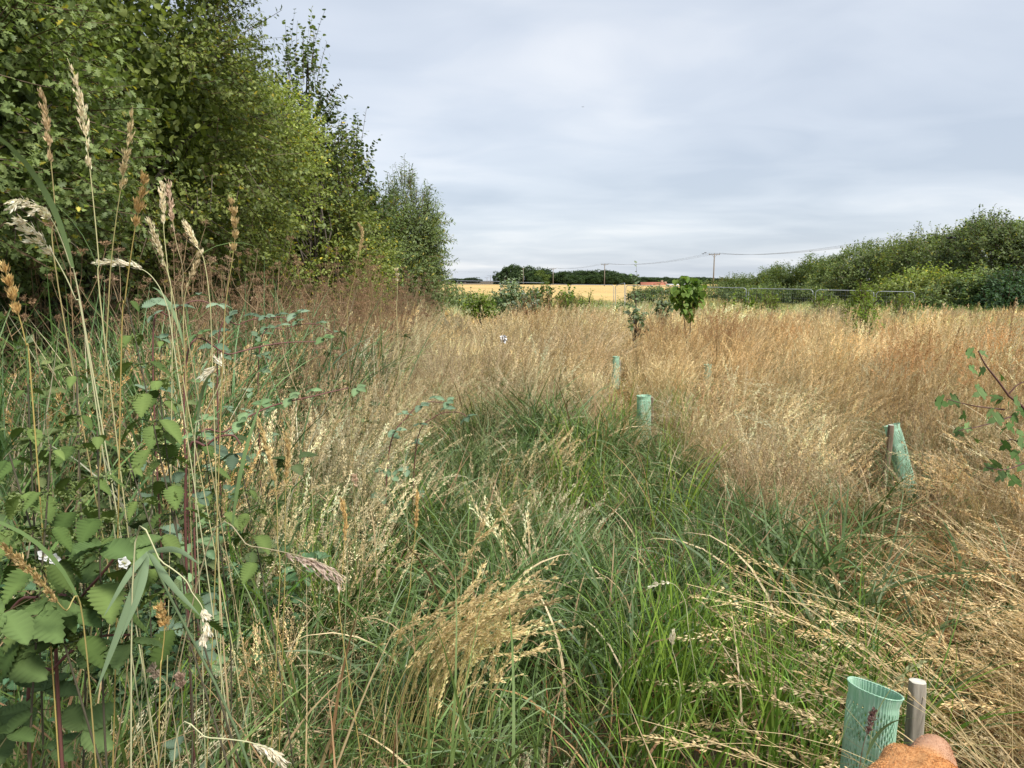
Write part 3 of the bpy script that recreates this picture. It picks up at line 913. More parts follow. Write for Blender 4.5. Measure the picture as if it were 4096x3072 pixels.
def cl_straw(seed, n=22, far=1.0, hmin=0.7, hmax=1.05, c0=STRAW0, c1=STRAW1, g=0.35, lean=0.35, k=30, head='n'):
    rng = np.random.default_rng(seed); mb = MB()
    b = disc(rng, n, 0.17 * far)
    az = rng.normal(0.3, 1.3, n)
    th0 = U(rng, n, 0, 0.2); th1 = th0 + np.abs(rng.normal(lean, 0.4, n))
    Ln = U(rng, n, hmin, hmax)
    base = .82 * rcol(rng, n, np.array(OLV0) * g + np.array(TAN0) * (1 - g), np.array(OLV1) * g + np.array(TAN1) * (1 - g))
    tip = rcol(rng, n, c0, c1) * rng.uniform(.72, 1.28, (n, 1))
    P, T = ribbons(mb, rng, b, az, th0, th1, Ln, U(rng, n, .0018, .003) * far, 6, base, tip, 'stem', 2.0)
    if head == 'n':
        heads(mb, rng, P, T, 0.2, k + 30, 0.3, 0.016 * far ** .5, 0.0048 * far, tip, 0.010 * far, 0.15)
    elif head == 'f':
        heads(mb, rng, P, T, 0.15, k + 14, 0.7, 0.012 * far ** .5, 0.005 * far, tip, 0.009 * far, 0.1)
    else:
        heads(mb, rng, P, T, 0.30, k, 0.9, 0.011 * far ** .5, 0.0045 * far, tip, 0.035, 0.35)
    m = int(n * 0.9)
    c = rcol(rng, m, TAN0, STRAW1); gg = rng.uniform(size=m) < g * 0.8
    c[gg] = rcol(rng, gg.sum(), GRN0, OLV1)
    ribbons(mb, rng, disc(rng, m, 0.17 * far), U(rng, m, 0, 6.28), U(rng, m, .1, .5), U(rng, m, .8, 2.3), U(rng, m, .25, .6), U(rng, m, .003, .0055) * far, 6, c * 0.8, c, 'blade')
    return mb


def cl_leafy(seed, n=40, L0=.3, L1=.66, w0=.005, w1=.012, ca=GRN0, cb=GRN1, cc=BLUE1, spread=.15, th=(.8, 2.5), dead=0.06, up=(0.02, .5)):
    rng = np.random.default_rng(seed); mb = MB()
    c = rcol(rng, n, ca, cb); q = rng.uniform(size=n) < 0.35; c[q] = rcol(rng, q.sum(), cb, cc)
    q = rng.uniform(size=n) < dead; c[q] = rcol(rng, q.sum(), BROWN1, STRAW1)
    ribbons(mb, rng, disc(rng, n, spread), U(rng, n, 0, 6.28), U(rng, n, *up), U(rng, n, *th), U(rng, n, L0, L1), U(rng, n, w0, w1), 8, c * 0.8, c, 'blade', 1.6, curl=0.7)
    return mb


def cl_rye(seed, n=16, ca=(0.13, 0.19, 0.08), cb=(0.30, 0.32, 0.16), h0=.5, h1=.85, lean=.5):
    rng = np.random.default_rng(seed); mb = MB()
    c = rcol(rng, n, ca, cb)
    P, T = ribbons(mb, rng, disc(rng, n, .15), U(rng, n, 0, 6.28), U(rng, n, 0, .3), U(rng, n, .2, .6 + lean), U(rng, n, h0, h1), U(rng, n, .0012, .002), 8, c * .7, c, 'stem', 1.8)
    heads(mb, rng, P, T, 0.28, 26, 0.42, 0.012, 0.0036, c * 1.25, 0.001, 0, 0.08, False)
    m = 10
    c = rcol(rng, m, GRN0, BLUE1)
    ribbons(mb, rng, disc(rng, m, .15), U(rng, m, 0, 6.28), U(rng, m, .1, .5), U(rng, m, 1, 2.3), U(rng, m, .2, .45), U(rng, m, .003, .006), 6, c * .8, c, 'blade')
    return mb


def cl_flat(seed, n=34):
    rng = np.random.default_rng(seed); mb = MB()
    az = rng.normal(2.4, 0.6, n)
    c = rcol(rng, n, OLV1, STRAW0); tip = rcol(rng, n, STRAW0, STRAW1)
    b = disc(rng, n, .22); b[:, 2] = U(rng, n, .02, .12)
    P, T = ribbons(mb, rng, b, az, U(rng, n, .7, 1.2), U(rng, n, 1.4, 1.8), U(rng, n, .5, .9), U(rng, n, .002, .0036), 7, c, tip, 'stem')
    heads(mb, rng, P[: n // 2], T[: n // 2], 0.22, 44, .35, .014, .0042, tip[: n // 2], .012, .1)
    m = 20
    c = rcol(rng, m, TAN0, STRAW1)
    b = disc(rng, m, .22); b[:, 2] = U(rng, m, .02, .08)
    ribbons(mb, rng, b, U(rng, m, 0, 6.28), U(rng, m, .9, 1.4), U(rng, m, 1.4, 2.0), U(rng, m, .2, .5), U(rng, m, .003, .006), 6, c * .8, c, 'blade')
    return mb


def cl_thatch(seed, n=60):
    rng = np.random.default_rng(seed); mb = MB()
    c = rcol(rng, n, BROWN0, TAN1); q = rng.uniform(size=n) < .3; c[q] = rcol(rng, q.sum(), GRN0, GRN1)
    b = disc(rng, n, .25)
    ribbons(mb, rng, b, U(rng, n, 0, 6.28), U(rng, n, .3, 1.3), U(rng, n, 1.3, 2.2), U(rng, n, .12, .38), U(rng, n, .003, .007), 6, c * .8, c, 'blade', curl=1.5)
    return mb


def cl_umbel(seed, n=3):
    """dead umbellifers: forking reddish brown stems with umbels of dark seeds"""
    rng = np.random.default_rng(seed); mb = MB()
    for s in range(n):
        a = rng.uniform(0, 6.28); b = np.array([rng.uniform(-.15, .15), rng.uniform(-.15, .15), 0])
        H = rng.uniform(.8, 1.25); col = rcol(rng, 1, (0.26, 0.18, 0.10), (0.46, 0.34, 0.20))[0]
        ax = np.array([math.cos(a) * .15, math.sin(a) * .15, 1.0])
        tube(mb, spline([b, b + ax * H * .5 + rng.normal(size=3) * .02, b + ax * H], 6), np.linspace(.004, .002, 6), 4, col)
        ends = [(b + ax * H, 1.0)]
        for q in range(rng.integers(4, 7)):
            t = rng.uniform(.4, .95); a2 = rng.uniform(0, 6.28)
            p0 = b + ax * H * t; ln = rng.uniform(.15, .35)
            p1 = p0 + np.array([math.cos(a2) * .6, math.sin(a2) * .6, 1.0]) * ln
            tube(mb, spline([p0, p0 * .5 + p1 * .5 + [math.cos(a2) * .02, math.sin(a2) * .02, -.02], p1], 4), [.002, .0018, .0015, .0013], 3, col)
            ends.append((p1, .8))
        for e, sc in ends:
            m = 14
            aa = U(rng, m, 0, 6.28); el = U(rng, m, .1, 1.0)
            d = np.stack([np.sin(el) * np.cos(aa), np.sin(el) * np.sin(aa), np.cos(el)], 1)
            P, T = ribbons(mb, rng, np.tile(e, (m, 1)), aa, el * 1.1, el * .8, U(rng, m, .03, .05) * sc, np.full(m, .001), 2, np.tile(col, (m, 1)), np.tile(col, (m, 1)), 'stem')
            tips = np.repeat(P[:, -1], 7, 0)
            kites(mb, rng, tips, norm(rng.normal(size=(m * 7, 3)) + [0, 0, .8]), U(rng, m * 7, .008, .016), U(rng, m * 7, .002, .004), rcol(rng, m * 7, (0.18, 0.11, 0.07), (0.42, 0.29, 0.18)))
    return mb


def cl_herb(seed, n=7, ca=(0.06, 0.11, 0.045), cb=(0.13, 0.20, 0.085), H=(.35, .8), tm=LF_BRAMBLE, leaf=.075):
    """leafy low herbs and bramble sprouts"""
    rng = np.random.default_rng(seed); mb = MB()
    b = disc(rng, n, .2)
    az = U(rng, n, 0, 6.28); Ln = U(rng, n, *H)
    cs = rcol(rng, n, (0.14, 0.09, 0.05), (0.12, 0.16, 0.06))
    P, T = ribbons(mb, rng, b, az, U(rng, n, 0, .4), U(rng, n, .3, 1.5), Ln, np.full(n, .003), 6, cs, cs, 'stem')
    for j in range(n):
        for q in np.arange(1.5, 6, .6):
            i = int(q); p = P[j, i]; tg = T[j, i]
            for s in range(3):
                a2 = rng.uniform(0, 6.28)
                axx = norm(np.array([math.cos(a2), math.sin(a2), rng.uniform(-.4, .3)]))
                stamp(mb, tm, (p + axx * .02)[None], frames(rng, axx[None], norm(np.array([[0, 0, 1.]]) + rng.normal(size=(1, 3)) * .3)), [leaf * rng.uniform(.6, 1.2)], rcol(rng, 1, ca, cb))
    return mb


LIB = {}


def lib(kind, builders):
    c = bpy.data.collections.new('source_' + kind)
    for i, b in enumerate(builders):
        o = b.build('%s_%02d' % (kind, i), M_GRASS_I, link=False)
        c.objects.link(o)
    LIB[kind] = (c, len(builders))


lib('straw', [cl_straw(s, g=.25) for s in range(4)] + [cl_straw(s + 20, g=.2, head='f', hmin=.55, hmax=.85, c0=(.62, .47, .26), c1=(.80, .66, .43)) for s in range(3)] + [cl_straw(s + 40, g=.5, lean=.6, head='w', hmin=.6, hmax=.95, c0=(.46, .36, .18)) for s in range(2)])
lib('strawfar', [cl_straw(s + 60, n=15, far=2.4, g=.3, k=14, lean=.6) for s in range(4)] + [cl_straw(s + 70, n=15, far=2.4, g=.2, k=14, lean=.55, head='f', c0=(.60, .42, .24), c1=(.74, .57, .36)) for s in range(2)])
lib('rush', [cl_straw(s + 80, n=34, g=.75, lean=.3, hmin=.9, hmax=1.25, c0=(.42, .27, .14), c1=(.58, .41, .24), k=22) for s in range(2)])
lib('leafy', [cl_leafy(s) for s in range(6)])
lib('bright', [cl_leafy(s + 10, n=34, L0=.4, L1=.75, w0=.006, w1=.011, ca=BRT0, cb=BRT1, cc=BRT1, th=(.3, 1.5), dead=.05, up=(.02, .35)) for s in range(3)])
lib('broad', [cl_leafy(s + 20, n=24, L0=.5, L1=1.0, w0=.008, w1=.015, ca=(.09, .15, .04), cb=(.17, .26, .07), cc=(.22, .30, .16), th=(.5, 2.4), dead=.12, up=(.02, .4)) for s in range(4)])
lib('tallblade', [cl_leafy(s + 30, n=26, L0=.6, L1=1.15, w0=.006, w1=.013, ca=(.08, .14, .035), cb=(.17, .26, .07), cc=(.20, .28, .14), th=(.25, 1.5), dead=.22, up=(.02, .35), spread=.2) for s in range(4)])
lib('rye', [cl_rye(s) for s in range(4)])
lib('flat', [cl_flat(s) for s in range(3)])
lib('thatch', [cl_thatch(s) for s in range(4)])
lib('umbel', [cl_umbel(s) for s in range(5)])
lib('herb', [cl_herb(s, n=9, leaf=.045, ca=(.08, .13, .05), cb=(.17, .23, .10)) for s in range(4)])


def scatter(name, label, kind, pos, scl, tint, rot=None, seed=0, tilt=0.12):
    coll, nk = LIB[kind]
    rng = np.random.default_rng(seed); n = len(pos)
    me = bpy.data.meshes.new(name)
    me.vertices.add(n); me.vertices.foreach_set('co', np.asarray(pos, np.float32).ravel())
    if rot is None:
        rot = np.stack([rng.normal(0, tilt, n), rng.normal(0, tilt, n), rng.uniform(-.9, .9, n) if kind != 'flat' else rng.normal(0, .5, n)], 1)
        if kind in ('leafy', 'bright', 'broad', 'tallblade', 'rye', 'thatch', 'umbel', 'herb', 'rush'):
            rot[:, 2] = rng.uniform(0, 6.28, n)
    if kind in ('straw', 'strawfar'):
        P_ = np.asarray(pos); m = ss(.56, .74, cn(P_[:, 0], P_[:, 1], 1.7 if kind == 'straw' else .8, 77)) * ss(2, 4, P_[:, 1])
        rot[:, 1] += .12 + .62 * m; rot[:, 2] *= (1 - .6 * m)
    a = me.attributes.new('rot', 'FLOAT_VECTOR', 'POINT'); a.data.foreach_set('vector', rot.astype(np.float32).ravel())
    a = me.attributes.new('scl', 'FLOAT', 'POINT'); a.data.foreach_set('value', np.asarray(scl, np.float32))
    a = me.attributes.new('idx', 'INT', 'POINT'); a.data.foreach_set('value', rng.integers(0, nk, n).astype(np.int32))
    a = me.attributes.new('tint', 'FLOAT_COLOR', 'POINT')
    tc_ = np.ones((n, 4), np.float32); tc_[:, :3] = tint
    a.data.foreach_set('color', tc_.ravel())
    me.update()
    o = bpy.data.objects.new(name, me); COL.objects.link(o)
    tag(o, label, None, None, 'stuff')
    ng = bpy.data.node_groups.new(name + '_nodes', 'GeometryNodeTree')
    ng.interface.new_socket('Geometry', in_out='INPUT', socket_type='NodeSocketGeometry')
    ng.interface.new_socket('Geometry', in_out='OUTPUT', socket_type='NodeSocketGeometry')
    gi = ng.nodes.new('NodeGroupInput'); go = ng.nodes.new('NodeGroupOutput')
    ci = ng.nodes.new('GeometryNodeCollectionInfo'); ci.inputs['Collection'].default_value = coll
    ci.inputs['Separate Children'].default_value = True; ci.inputs['Reset Children'].default_value = True
    ip = ng.nodes.new('GeometryNodeInstanceOnPoints')
    ip.inputs['Pick Instance'].default_value = True

    def attr(nm, ty):
        q = ng.nodes.new('GeometryNodeInputNamedAttribute'); q.data_type = ty; q.inputs['Name'].default_value = nm
        return q.outputs['Attribute']
    ng.links.new(gi.outputs[0], ip.inputs['Points']); ng.links.new(ci.outputs[0], ip.inputs['Instance'])
    ng.links.new(attr('idx', 'INT'), ip.inputs['Instance Index'])
    ng.links.new(attr('rot', 'FLOAT_VECTOR'), ip.inputs['Rotation'])
    ng.links.new(attr('scl', 'FLOAT'), ip.inputs['Scale'])
    ng.links.new(ip.outputs[0], go.inputs[0])
    md = o.modifiers.new('scatter', 'NODES'); md.node_group = ng
    return o


def sow(dens, y0, y1, seed, xl=None, xr=None, left=-0.80, right=0.80, pad=0.9):
    """random points over the visible wedge; dens(x,y) clumps per square metre"""
    rng = np.random.default_rng(seed)
    out = []
    for a in np.arange(y0, y1, 1.0):
        b = min(a + 1.0, y1)
        l = left * b - pad if xl is None else xl; r = right * b + pad if xr is None else xr
        dm = 34
        n = int((r - l) * (b - a) * dm)
        x = rng.uniform(l, r, n); y = rng.uniform(a, b, n)
        k = rng.uniform(0, dm, n) < dens(x, y)
        out.append(np.stack([x[k], y[k]], 1))
    p = np.concatenate(out)
    return np.column_stack([p, gz(p[:, 0], p[:, 1]) - 0.01])


def tints(p, seed, lo=.8, hi=1.15, warm=.14):
    rng = np.random.default_rng(seed); n = len(p)
    v = rng.uniform(lo, hi, n) * (0.72 + 0.5 * cn(p[:, 0], p[:, 1], 1.5, seed))
    w = (cn(p[:, 0], p[:, 1], .5, seed + 1) - .5) * warm * 2 + rng.normal(0, warm * .3, n)
    return np.stack([v * (1 + w), v, v * (1 - w)], 1)


# ---- where things grow (plan view, metres)
def green_w(x, y):
    w = 0.62 + 0.30 * cn(x, y, 1.3, 3)
    c = 0.12 + 0.03 * y
    return (1 - ss(w, w + .45, np.abs(x - c) / (1.0 - .25 * ss(4, 7, y)))) * (1 - ss(5.4, 7.6, y + 1.4 * (cn(x, y, 1.5, 4) - .5)))


def weeds_w(x, y):
    e = -0.75 - 0.10 * y + 0.3 * (cn(x, y, 1.7, 5) - .5)
    return (1 - ss(e - .45, e + .25, x)) * (1 - ss(20, 30, y))


def hedge_in(x, y):
    return x < -3.6 - .02 * y


def straw_w(x, y):
    return np.clip(1 - green_w(x, y) - .75 * weeds_w(x, y), 0.0, 1)


def track(x, y):
    c = -0.35 - 0.05 * y + 0.25 * np.sin(y * .35)
    return np.exp(-((x - c) / .42) ** 2) * ss(5, 8, y)


def guardhole(x, y, r=0.3):
    g = np.ones_like(x)
    for (gx, gy, gr) in HOLES:
        # a clearing at the foot and on the camera side of each marker
        k = np.clip((x * gx + y * gy) / (gx * gx + gy * gy), 1 - gr / math.hypot(gx, gy), 1.04)
        g = g * np.where(np.hypot(x - gx * k, y - gy * k) < r, 0.08, 1)
    return g


HOLES = [(0.98, 1.72, .75), (2.74, 5.0, 2.6), (1.18, 6.6, .6), (1.37, 9.6, 1.5)]
tuftgap = lambda x, y: 1 - .92 * np.exp(-(((x - .62) / .34) ** 4 + ((y - 1.9) / .48) ** 4))
tall = lambda x, y: .55 + .45 * ss(1.4, 4.2, y)

# straw meadow, near
p = sow(lambda x, y: (20 + 8 * ss(1.0, 1.6, x) * (1 - ss(4, 6, y))) * tuftgap(x, y) * straw_w(x, y) * (1 - .5 * track(x, y)) * guardhole(x, y) * (1 - .4 * (1 - ss(1.4, 2.2, y))), 1.25, 15, 1)
rng = np.random.default_rng(5)
s = tall(p[:, 0], p[:, 1]) * (.5 + .5 * guardhole(p[:, 0], p[:, 1], .42)) * rng.uniform(.66, 1.1, len(p)) * (1 - .42 * track(p[:, 0], p[:, 1])) * (.72 + .5 * cn(p[:, 0], p[:, 1], 1.3, 31))
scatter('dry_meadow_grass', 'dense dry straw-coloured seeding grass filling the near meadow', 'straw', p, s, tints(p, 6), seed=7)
# straw meadow, farther
p = sow(lambda x, y: (13 - 5 * ss(15, 45, y)) * (1 - .6 * weeds_w(x, y)) * (1 - .3 * track(x, y)) * (1 - hedge_in(x, y)), 15, 49, 2)
s = rng.uniform(.72, 1.12, len(p)) * (1 - .3 * track(p[:, 0], p[:, 1])) * (1 + .12 * ss(28, 42, p[:, 1])) * (.78 + .4 * cn(p[:, 0], p[:, 1], .5, 32))
gr = np.clip(ss(24, 40, p[:, 1]) * .8 + .45 * ss(.5, .85, cn(p[:, 0], p[:, 1], .35, 33)), 0, 1)
tt = tints(p, 8) * np.array([1.12, 1.12, 1.05]); tt = tt * (1 - gr[:, None]) + tt * gr[:, None] * np.array([.60, .85, .62])
scatter('dry_meadow_grass', 'dry straw-coloured grass of the far meadow up to the mesh fence', 'strawfar', p, s, tt, seed=9)
# rough grass between the fence and the wheat
p = sow(lambda x, y: 5.0, 49, 63, 3)
scatter('rough_grass', 'greenish rough grass strip beyond the mesh fence', 'strawfar', p, np.full(len(p), .85), tints(p, 10) * np.array([.6, .8, .55]), seed=11)
# rush like dark tufts
p = sow(lambda x, y: 2.6 * straw_w(x, y) * ss(.5, .75, cn(x, y, 1.1, 41)) * guardhole(x, y), 4.5, 26, 4)
scatter('rush_grass', 'taller green-stemmed tufts with reddish heads scattered in the straw meadow', 'rush', p, rng.uniform(.7, 1.02, len(p)), tints(p, 12), seed=13)
# green path strip
p = sow(lambda x, y: 44 * green_w(x, y) * tuftgap(x, y) * guardhole(x, y, .2) + (5 - 4.4 * ss(.9, 1.4, x)) * straw_w(x, y) * (1 - ss(6, 10, y)), 1.0, 9, 5)
s = rng.uniform(.6, 1.15, len(p)) * (.62 + .38 * ss(1.2, 2.8, p[:, 1])) * (.7 + .6 * cn(p[:, 0], p[:, 1], 2.2, 61))
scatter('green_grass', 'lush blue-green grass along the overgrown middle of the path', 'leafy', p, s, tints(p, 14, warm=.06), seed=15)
p = sow(lambda x, y: 5 * green_w(x, y) + 3 * straw_w(x, y) * (1 - ss(7, 12, y)), 1.4, 10, 6)
s = rng.uniform(.6, 1.0, len(p)) * (.6 + .4 * ss(1.4, 3.2, p[:, 1]))
scatter('ryegrass', 'pale green flowering stems standing in the green path', 'rye', p, s, tints(p, 16), seed=17)
# seeding straw mixed sparsely in the green
p = sow(lambda x, y: 2.6 * green_w(x, y) * ss(2.5, 5.5, y) + 3.5 * weeds_w(x, y), 1.6, 10, 7)
scatter('dry_meadow_grass', 'scattered dry seed heads among the green grass and weeds', 'straw', p, rng.uniform(.5, .85, len(p)), tints(p, 18), seed=19)
# bright upright grass lower right of the path
bright = lambda x, y: 60 * np.exp(-(((x - .64) / .30) ** 2 + ((y - 2.1) / .36) ** 2)) + 7 * np.exp(-(((x - .3) / .3) ** 2 + ((y - 5.6) / .8) ** 2)) + 9 * np.exp(-(((x + 1.15) / .35) ** 2 + ((y - 2.5) / .9) ** 2)) + 1.0
p = sow(bright, 1.4, 7, 8, xl=-2.5, xr=2.2)
scatter('bright_green_grass', 'fresh bright green upright grass blades at the path edge', 'bright', p, rng.uniform(.75, 1.15, len(p)) * (.74 + .26 * ss(1.3, 2.6, p[:, 1])), tints(p, 20), seed=21)
# broad blades and herbs at the left
p = sow(lambda x, y: 22 * weeds_w(x, y) * (1 - ss(6, 9, y)) * (1 - hedge_in(x, y)), 1.0, 9, 9, left=-.95)
s = rng.uniform(.6, 1.0, len(p)) * (.55 + .4 * ss(-.8, -1.8, p[:, 0]))
scatter('broad_leaved_grass', 'tall broad grey-green grass blades on the bank at the left', 'broad', p, s, tints(p, 22), seed=23)
p = sow(lambda x, y: (7 * weeds_w(x, y) * ss(1.6, 2.6, y) * (1 - ss(9, 14, y)) + 2.5 * weeds_w(x, y)) * (1 - .4 * hedge_in(x, y)), 1.0, 22, 10, left=-.95)
scatter('undergrowth', 'leafy green bramble and herb undergrowth below the left hedgerow', 'herb', p, rng.uniform(.6, 1.15, len(p)), tints(p, 24), seed=25)
# taller growth on the bank: straw and blades up to eye height
bank = lambda x, y: ss(-.95 - .03 * y, -1.5 - .05 * y, x) * (1 - .7 * hedge_in(x, y)) * ss(1.7, 2.5, y) * (1 - ss(14, 22, y))
p = sow(lambda x, y: (3.5 + 4 * ss(5, 9, y)) * bank(x, y), 1.7, 22, 71, left=-.95)
scatter('dry_meadow_grass', 'tall straw-coloured seeding grass on the weedy bank at the left', 'straw', p, rng.uniform(.95, 1.36, len(p)) * (.82 + .18 * ss(2, 4, p[:, 1])), tints(p, 72), seed=73)
p = sow(lambda x, y: 16 * bank(x, y) * (1 - ss(6, 10, y)), 1.5, 10, 74, left=-.95)
scatter('broad_leaved_grass', 'tall green blades among the dead weeds on the left bank', 'tallblade', p, rng.uniform(1.0, 1.5, len(p)) * (.8 + .2 * ss(2, 4, p[:, 1])), tints(p, 75), seed=76)
p = sow(lambda x, y: (1.5 + 6.5 * ss(4.5, 7, y)) * bank(x, y), 2.8, 22, 77, left=-.95)
scatter('dead_weeds', 'tall dead cow parsley rising in front of the dark hollow', 'umbel', p, rng.uniform(1.0, 1.42, len(p)), tints(p, 78, warm=.05), seed=79)
p = sow(lambda x, y: 26 * (1 - ss(-.62, -.4, x)) + 6 * (1 - ss(-.3, .1, x)), 1.02, 1.75, 90, xl=-1.9, xr=0.1)
scatter('green_grass', 'upright green blades crowding the nettle stems close by at the left', 'tallblade', p, rng.uniform(.55, .95, len(p)), tints(p, 91, warm=.1), seed=92)
p = sow(lambda x, y: 7 * bank(x, y), 1.6, 9, 93, left=-.95)
scatter('undergrowth', 'taller leafy sprouts in the weeds before the dark hollow', 'herb', p, rng.uniform(1.0, 1.7, len(p)), tints(p, 94), seed=95)
# dead umbellifers
p = sow(lambda x, y: 6 * weeds_w(x, y) * ss(3.0, 7.0, y) * (1 - .6 * hedge_in(x, y)) * ss(.2, .6, cn(x, y, .9, 51)), 2.4, 30, 11, left=-.95)
s = rng.uniform(.65, 1.02, len(p)) * (.75 + .25 * ss(3, 7, p[:, 1]))
scatter('dead_weeds', 'dead reddish-brown cow parsley stems with seed umbels beside the hedge', 'umbel', p, s, tints(p, 26, warm=.05), seed=27)
# lodged grass at the lower right
lodged = lambda x, y: ss(1.0, 1.3, x) * (1 - ss(1.95, 2.6, y))
p = sow(lambda x, y: 17 * lodged(x, y) * tuftgap(x - .3, y) * guardhole(x, y, .16) + 2 * straw_w(x, y) * (1 - ss(7, 10, y)), 1.0, 10, 12, right=.95)
p[:, 2] += rng.uniform(0, .12, len(p))
scatter('flattened_grass', 'flattened straw-coloured grass lying in swathes at the lower right', 'flat', p, rng.uniform(.7, 1.1, len(p)), tints(p, 28), seed=29, tilt=.15)
p = sow(lambda x, y: 4.5 * ss(1.0, 1.5, x) * ss(1.8, 2.4, y) * (1 - ss(4.5, 6, y)) * guardhole(x, y), 1.8, 6, 81)
scatter('rush_grass', 'dark green stems with brown heads standing among the dry grass at the right', 'rush', p, rng.uniform(.45, .68, len(p)), tints(p, 82), seed=83)
p = sow(lambda x, y: 30 * (1 - ss(-.75, -.45, x)) * ss(-2.4, -1.9, x) * (1 - ss(4.2, 5.5, y)), 1.0, 5.5, 84)
scatter('green_grass', 'dense tangled green grass between the path and the nettles', 'leafy', p, rng.uniform(.7, 1.2, len(p)) * (.66 + .34 * ss(1.2, 3.0, p[:, 1])), tints(p, 85, warm=.1), seed=86)
p = sow(lambda x, y: 10 * (1 - ss(-.6, -.2, x)) * (1 - ss(4.2, 5.5, y)) + 3.0 * tuftgap(x, y) * green_w(x, y) * (1 - ss(3, 4, y)), 1.3, 5.5, 87)
scatter('dry_meadow_grass', 'loose dry seed heads leaning out over the tangled green grass', 'straw', p, rng.uniform(.5, .8, len(p)) * (.75 + .25 * ss(1.4, 3, p[:, 1])), tints(p, 88), seed=89, tilt=.4)
# thatch below everything
p = sow(lambda x, y: 24 * (1 - .6 * ss(6, 10, y)) * (1 - .6 * green_w(x, y)), .8, 14, 13, left=-.95, right=.95)
scatter('dead_thatch', 'brown dead grass litter matted on the ground', 'thatch', p, rng.uniform(.8, 1.4, len(p)), tints(p, 30), seed=31)
# green at the foot of the right hedgerow
p = sow(lambda x, y: 5 * ss(.42, .55, x / np.maximum(y, 1)) * ss(26, 34, y), 24, 48, 14)
scatter('rough_grass', 'green rough grass at the foot of the right hedgerow', 'strawfar', p, rng.uniform(.9, 1.35, len(p)), tints(p, 32) * np.array([.32, .62, .30]), seed=33)
# ================================================================== single plants
SG = 'tall single seed stalks standing out of the near grass'
GOLD = (0.74, 0.53, 0.24); CREAM = (0.84, 0.72, 0.50); PALE = (0.86, 0.78, 0.62); PINK = (0.72, 0.54, 0.40); GREENISH = (0.42, 0.44, 0.24)


def stalk(label, pts, Y0, Y1, frac, style, col, seed, rad=0.001, name='seed_stalk', leaves=0, group=SG, stemc=None, k=None):
    """pts: pixels (2212 wide view) from tip to the lowest visible point; Y0 depth at the tip, Y1 at the bottom"""
    rng = np.random.default_rng(seed)
    m = len(pts)
    W_ = [at(u, v, Y0 + (Y1 - Y0) * i / (m - 1)) for i, (u, v) in enumerate(pts)]
    low = W_[-1]; g = float(gz(low[0], low[1]))
    d = (W_[-1] - W_[-2]); dd = d / max(abs(d[2]), 0.05)
    foot = np.array([low[0] + np.clip(dd[0], -.4, .4) * (low[2] - g) * .5 + rng.uniform(-.14, .14), low[1] + 0.03 + rng.uniform(0, .12), g])
    path = [foot, (foot + low) / 2 + [0, 0.01, 0]] + W_[::-1] if low[2] - g > .12 else [foot] + W_[::-1]
    P = spline(path, 40)
    root = empty(name, tuple(foot), label, 'grass stalk', group)
    sc = np.array(stemc) if stemc is not None else np.array(col) * [.62, .68, .5]
    mb = MB(); tube(mb, P - foot, np.linspace(rad * 1.3, rad * .5, 40), 5, sc)
    mb.build('stem', M_STEMG, root)
    mb = MB()
    vl = sum(np.linalg.norm(W_[i + 1] - W_[i]) for i in range(m - 1))
    hl = vl * frac; c = np.array(col); PL = P - foot
    if style == 'oat':
        panicle(mb, rng, PL, hl * 1.12, 56, .019, 5, .0095, .0025, c, .2, .05)
    elif style == 'dense':
        panicle(mb, rng, PL, hl * 1.1, 78, .013, 5, .0085, .0026, c, .3, .03)
    elif style == 'droop':
        panicle(mb, rng, PL, hl, 40, .024, 5, .0115, .0028, c, .3, .4)
    elif style == 'fog':
        panicle(mb, rng, PL, hl, 60, .009, 7, .0055, .0024, c, .9, 0)
    elif style == 'rye':
        panicle(mb, rng, PL, hl, 24, .010, 3, .0085, .0034, c, .5, 0)
    mb.build('seed_head', M_GRASS, root)
    for q in range(leaves):
        mb = MB()
        i = int(40 * (0.12 + .5 * (q + 1) / (leaves + 1)))
        cc = rcol(rng, 1, GRN1, BLUE1)
        ribbons(mb, rng, (P[i] - foot)[None], U(rng, 1, 0, 6.28), np.array([.25]), U(rng, 1, 1.0, 2.2), U(rng, 1, .18, .32), U(rng, 1, .006, .010), 9, cc, cc, 'blade', curl=.4)
        mb.build('leaf', M_GRASS, root)
    return root


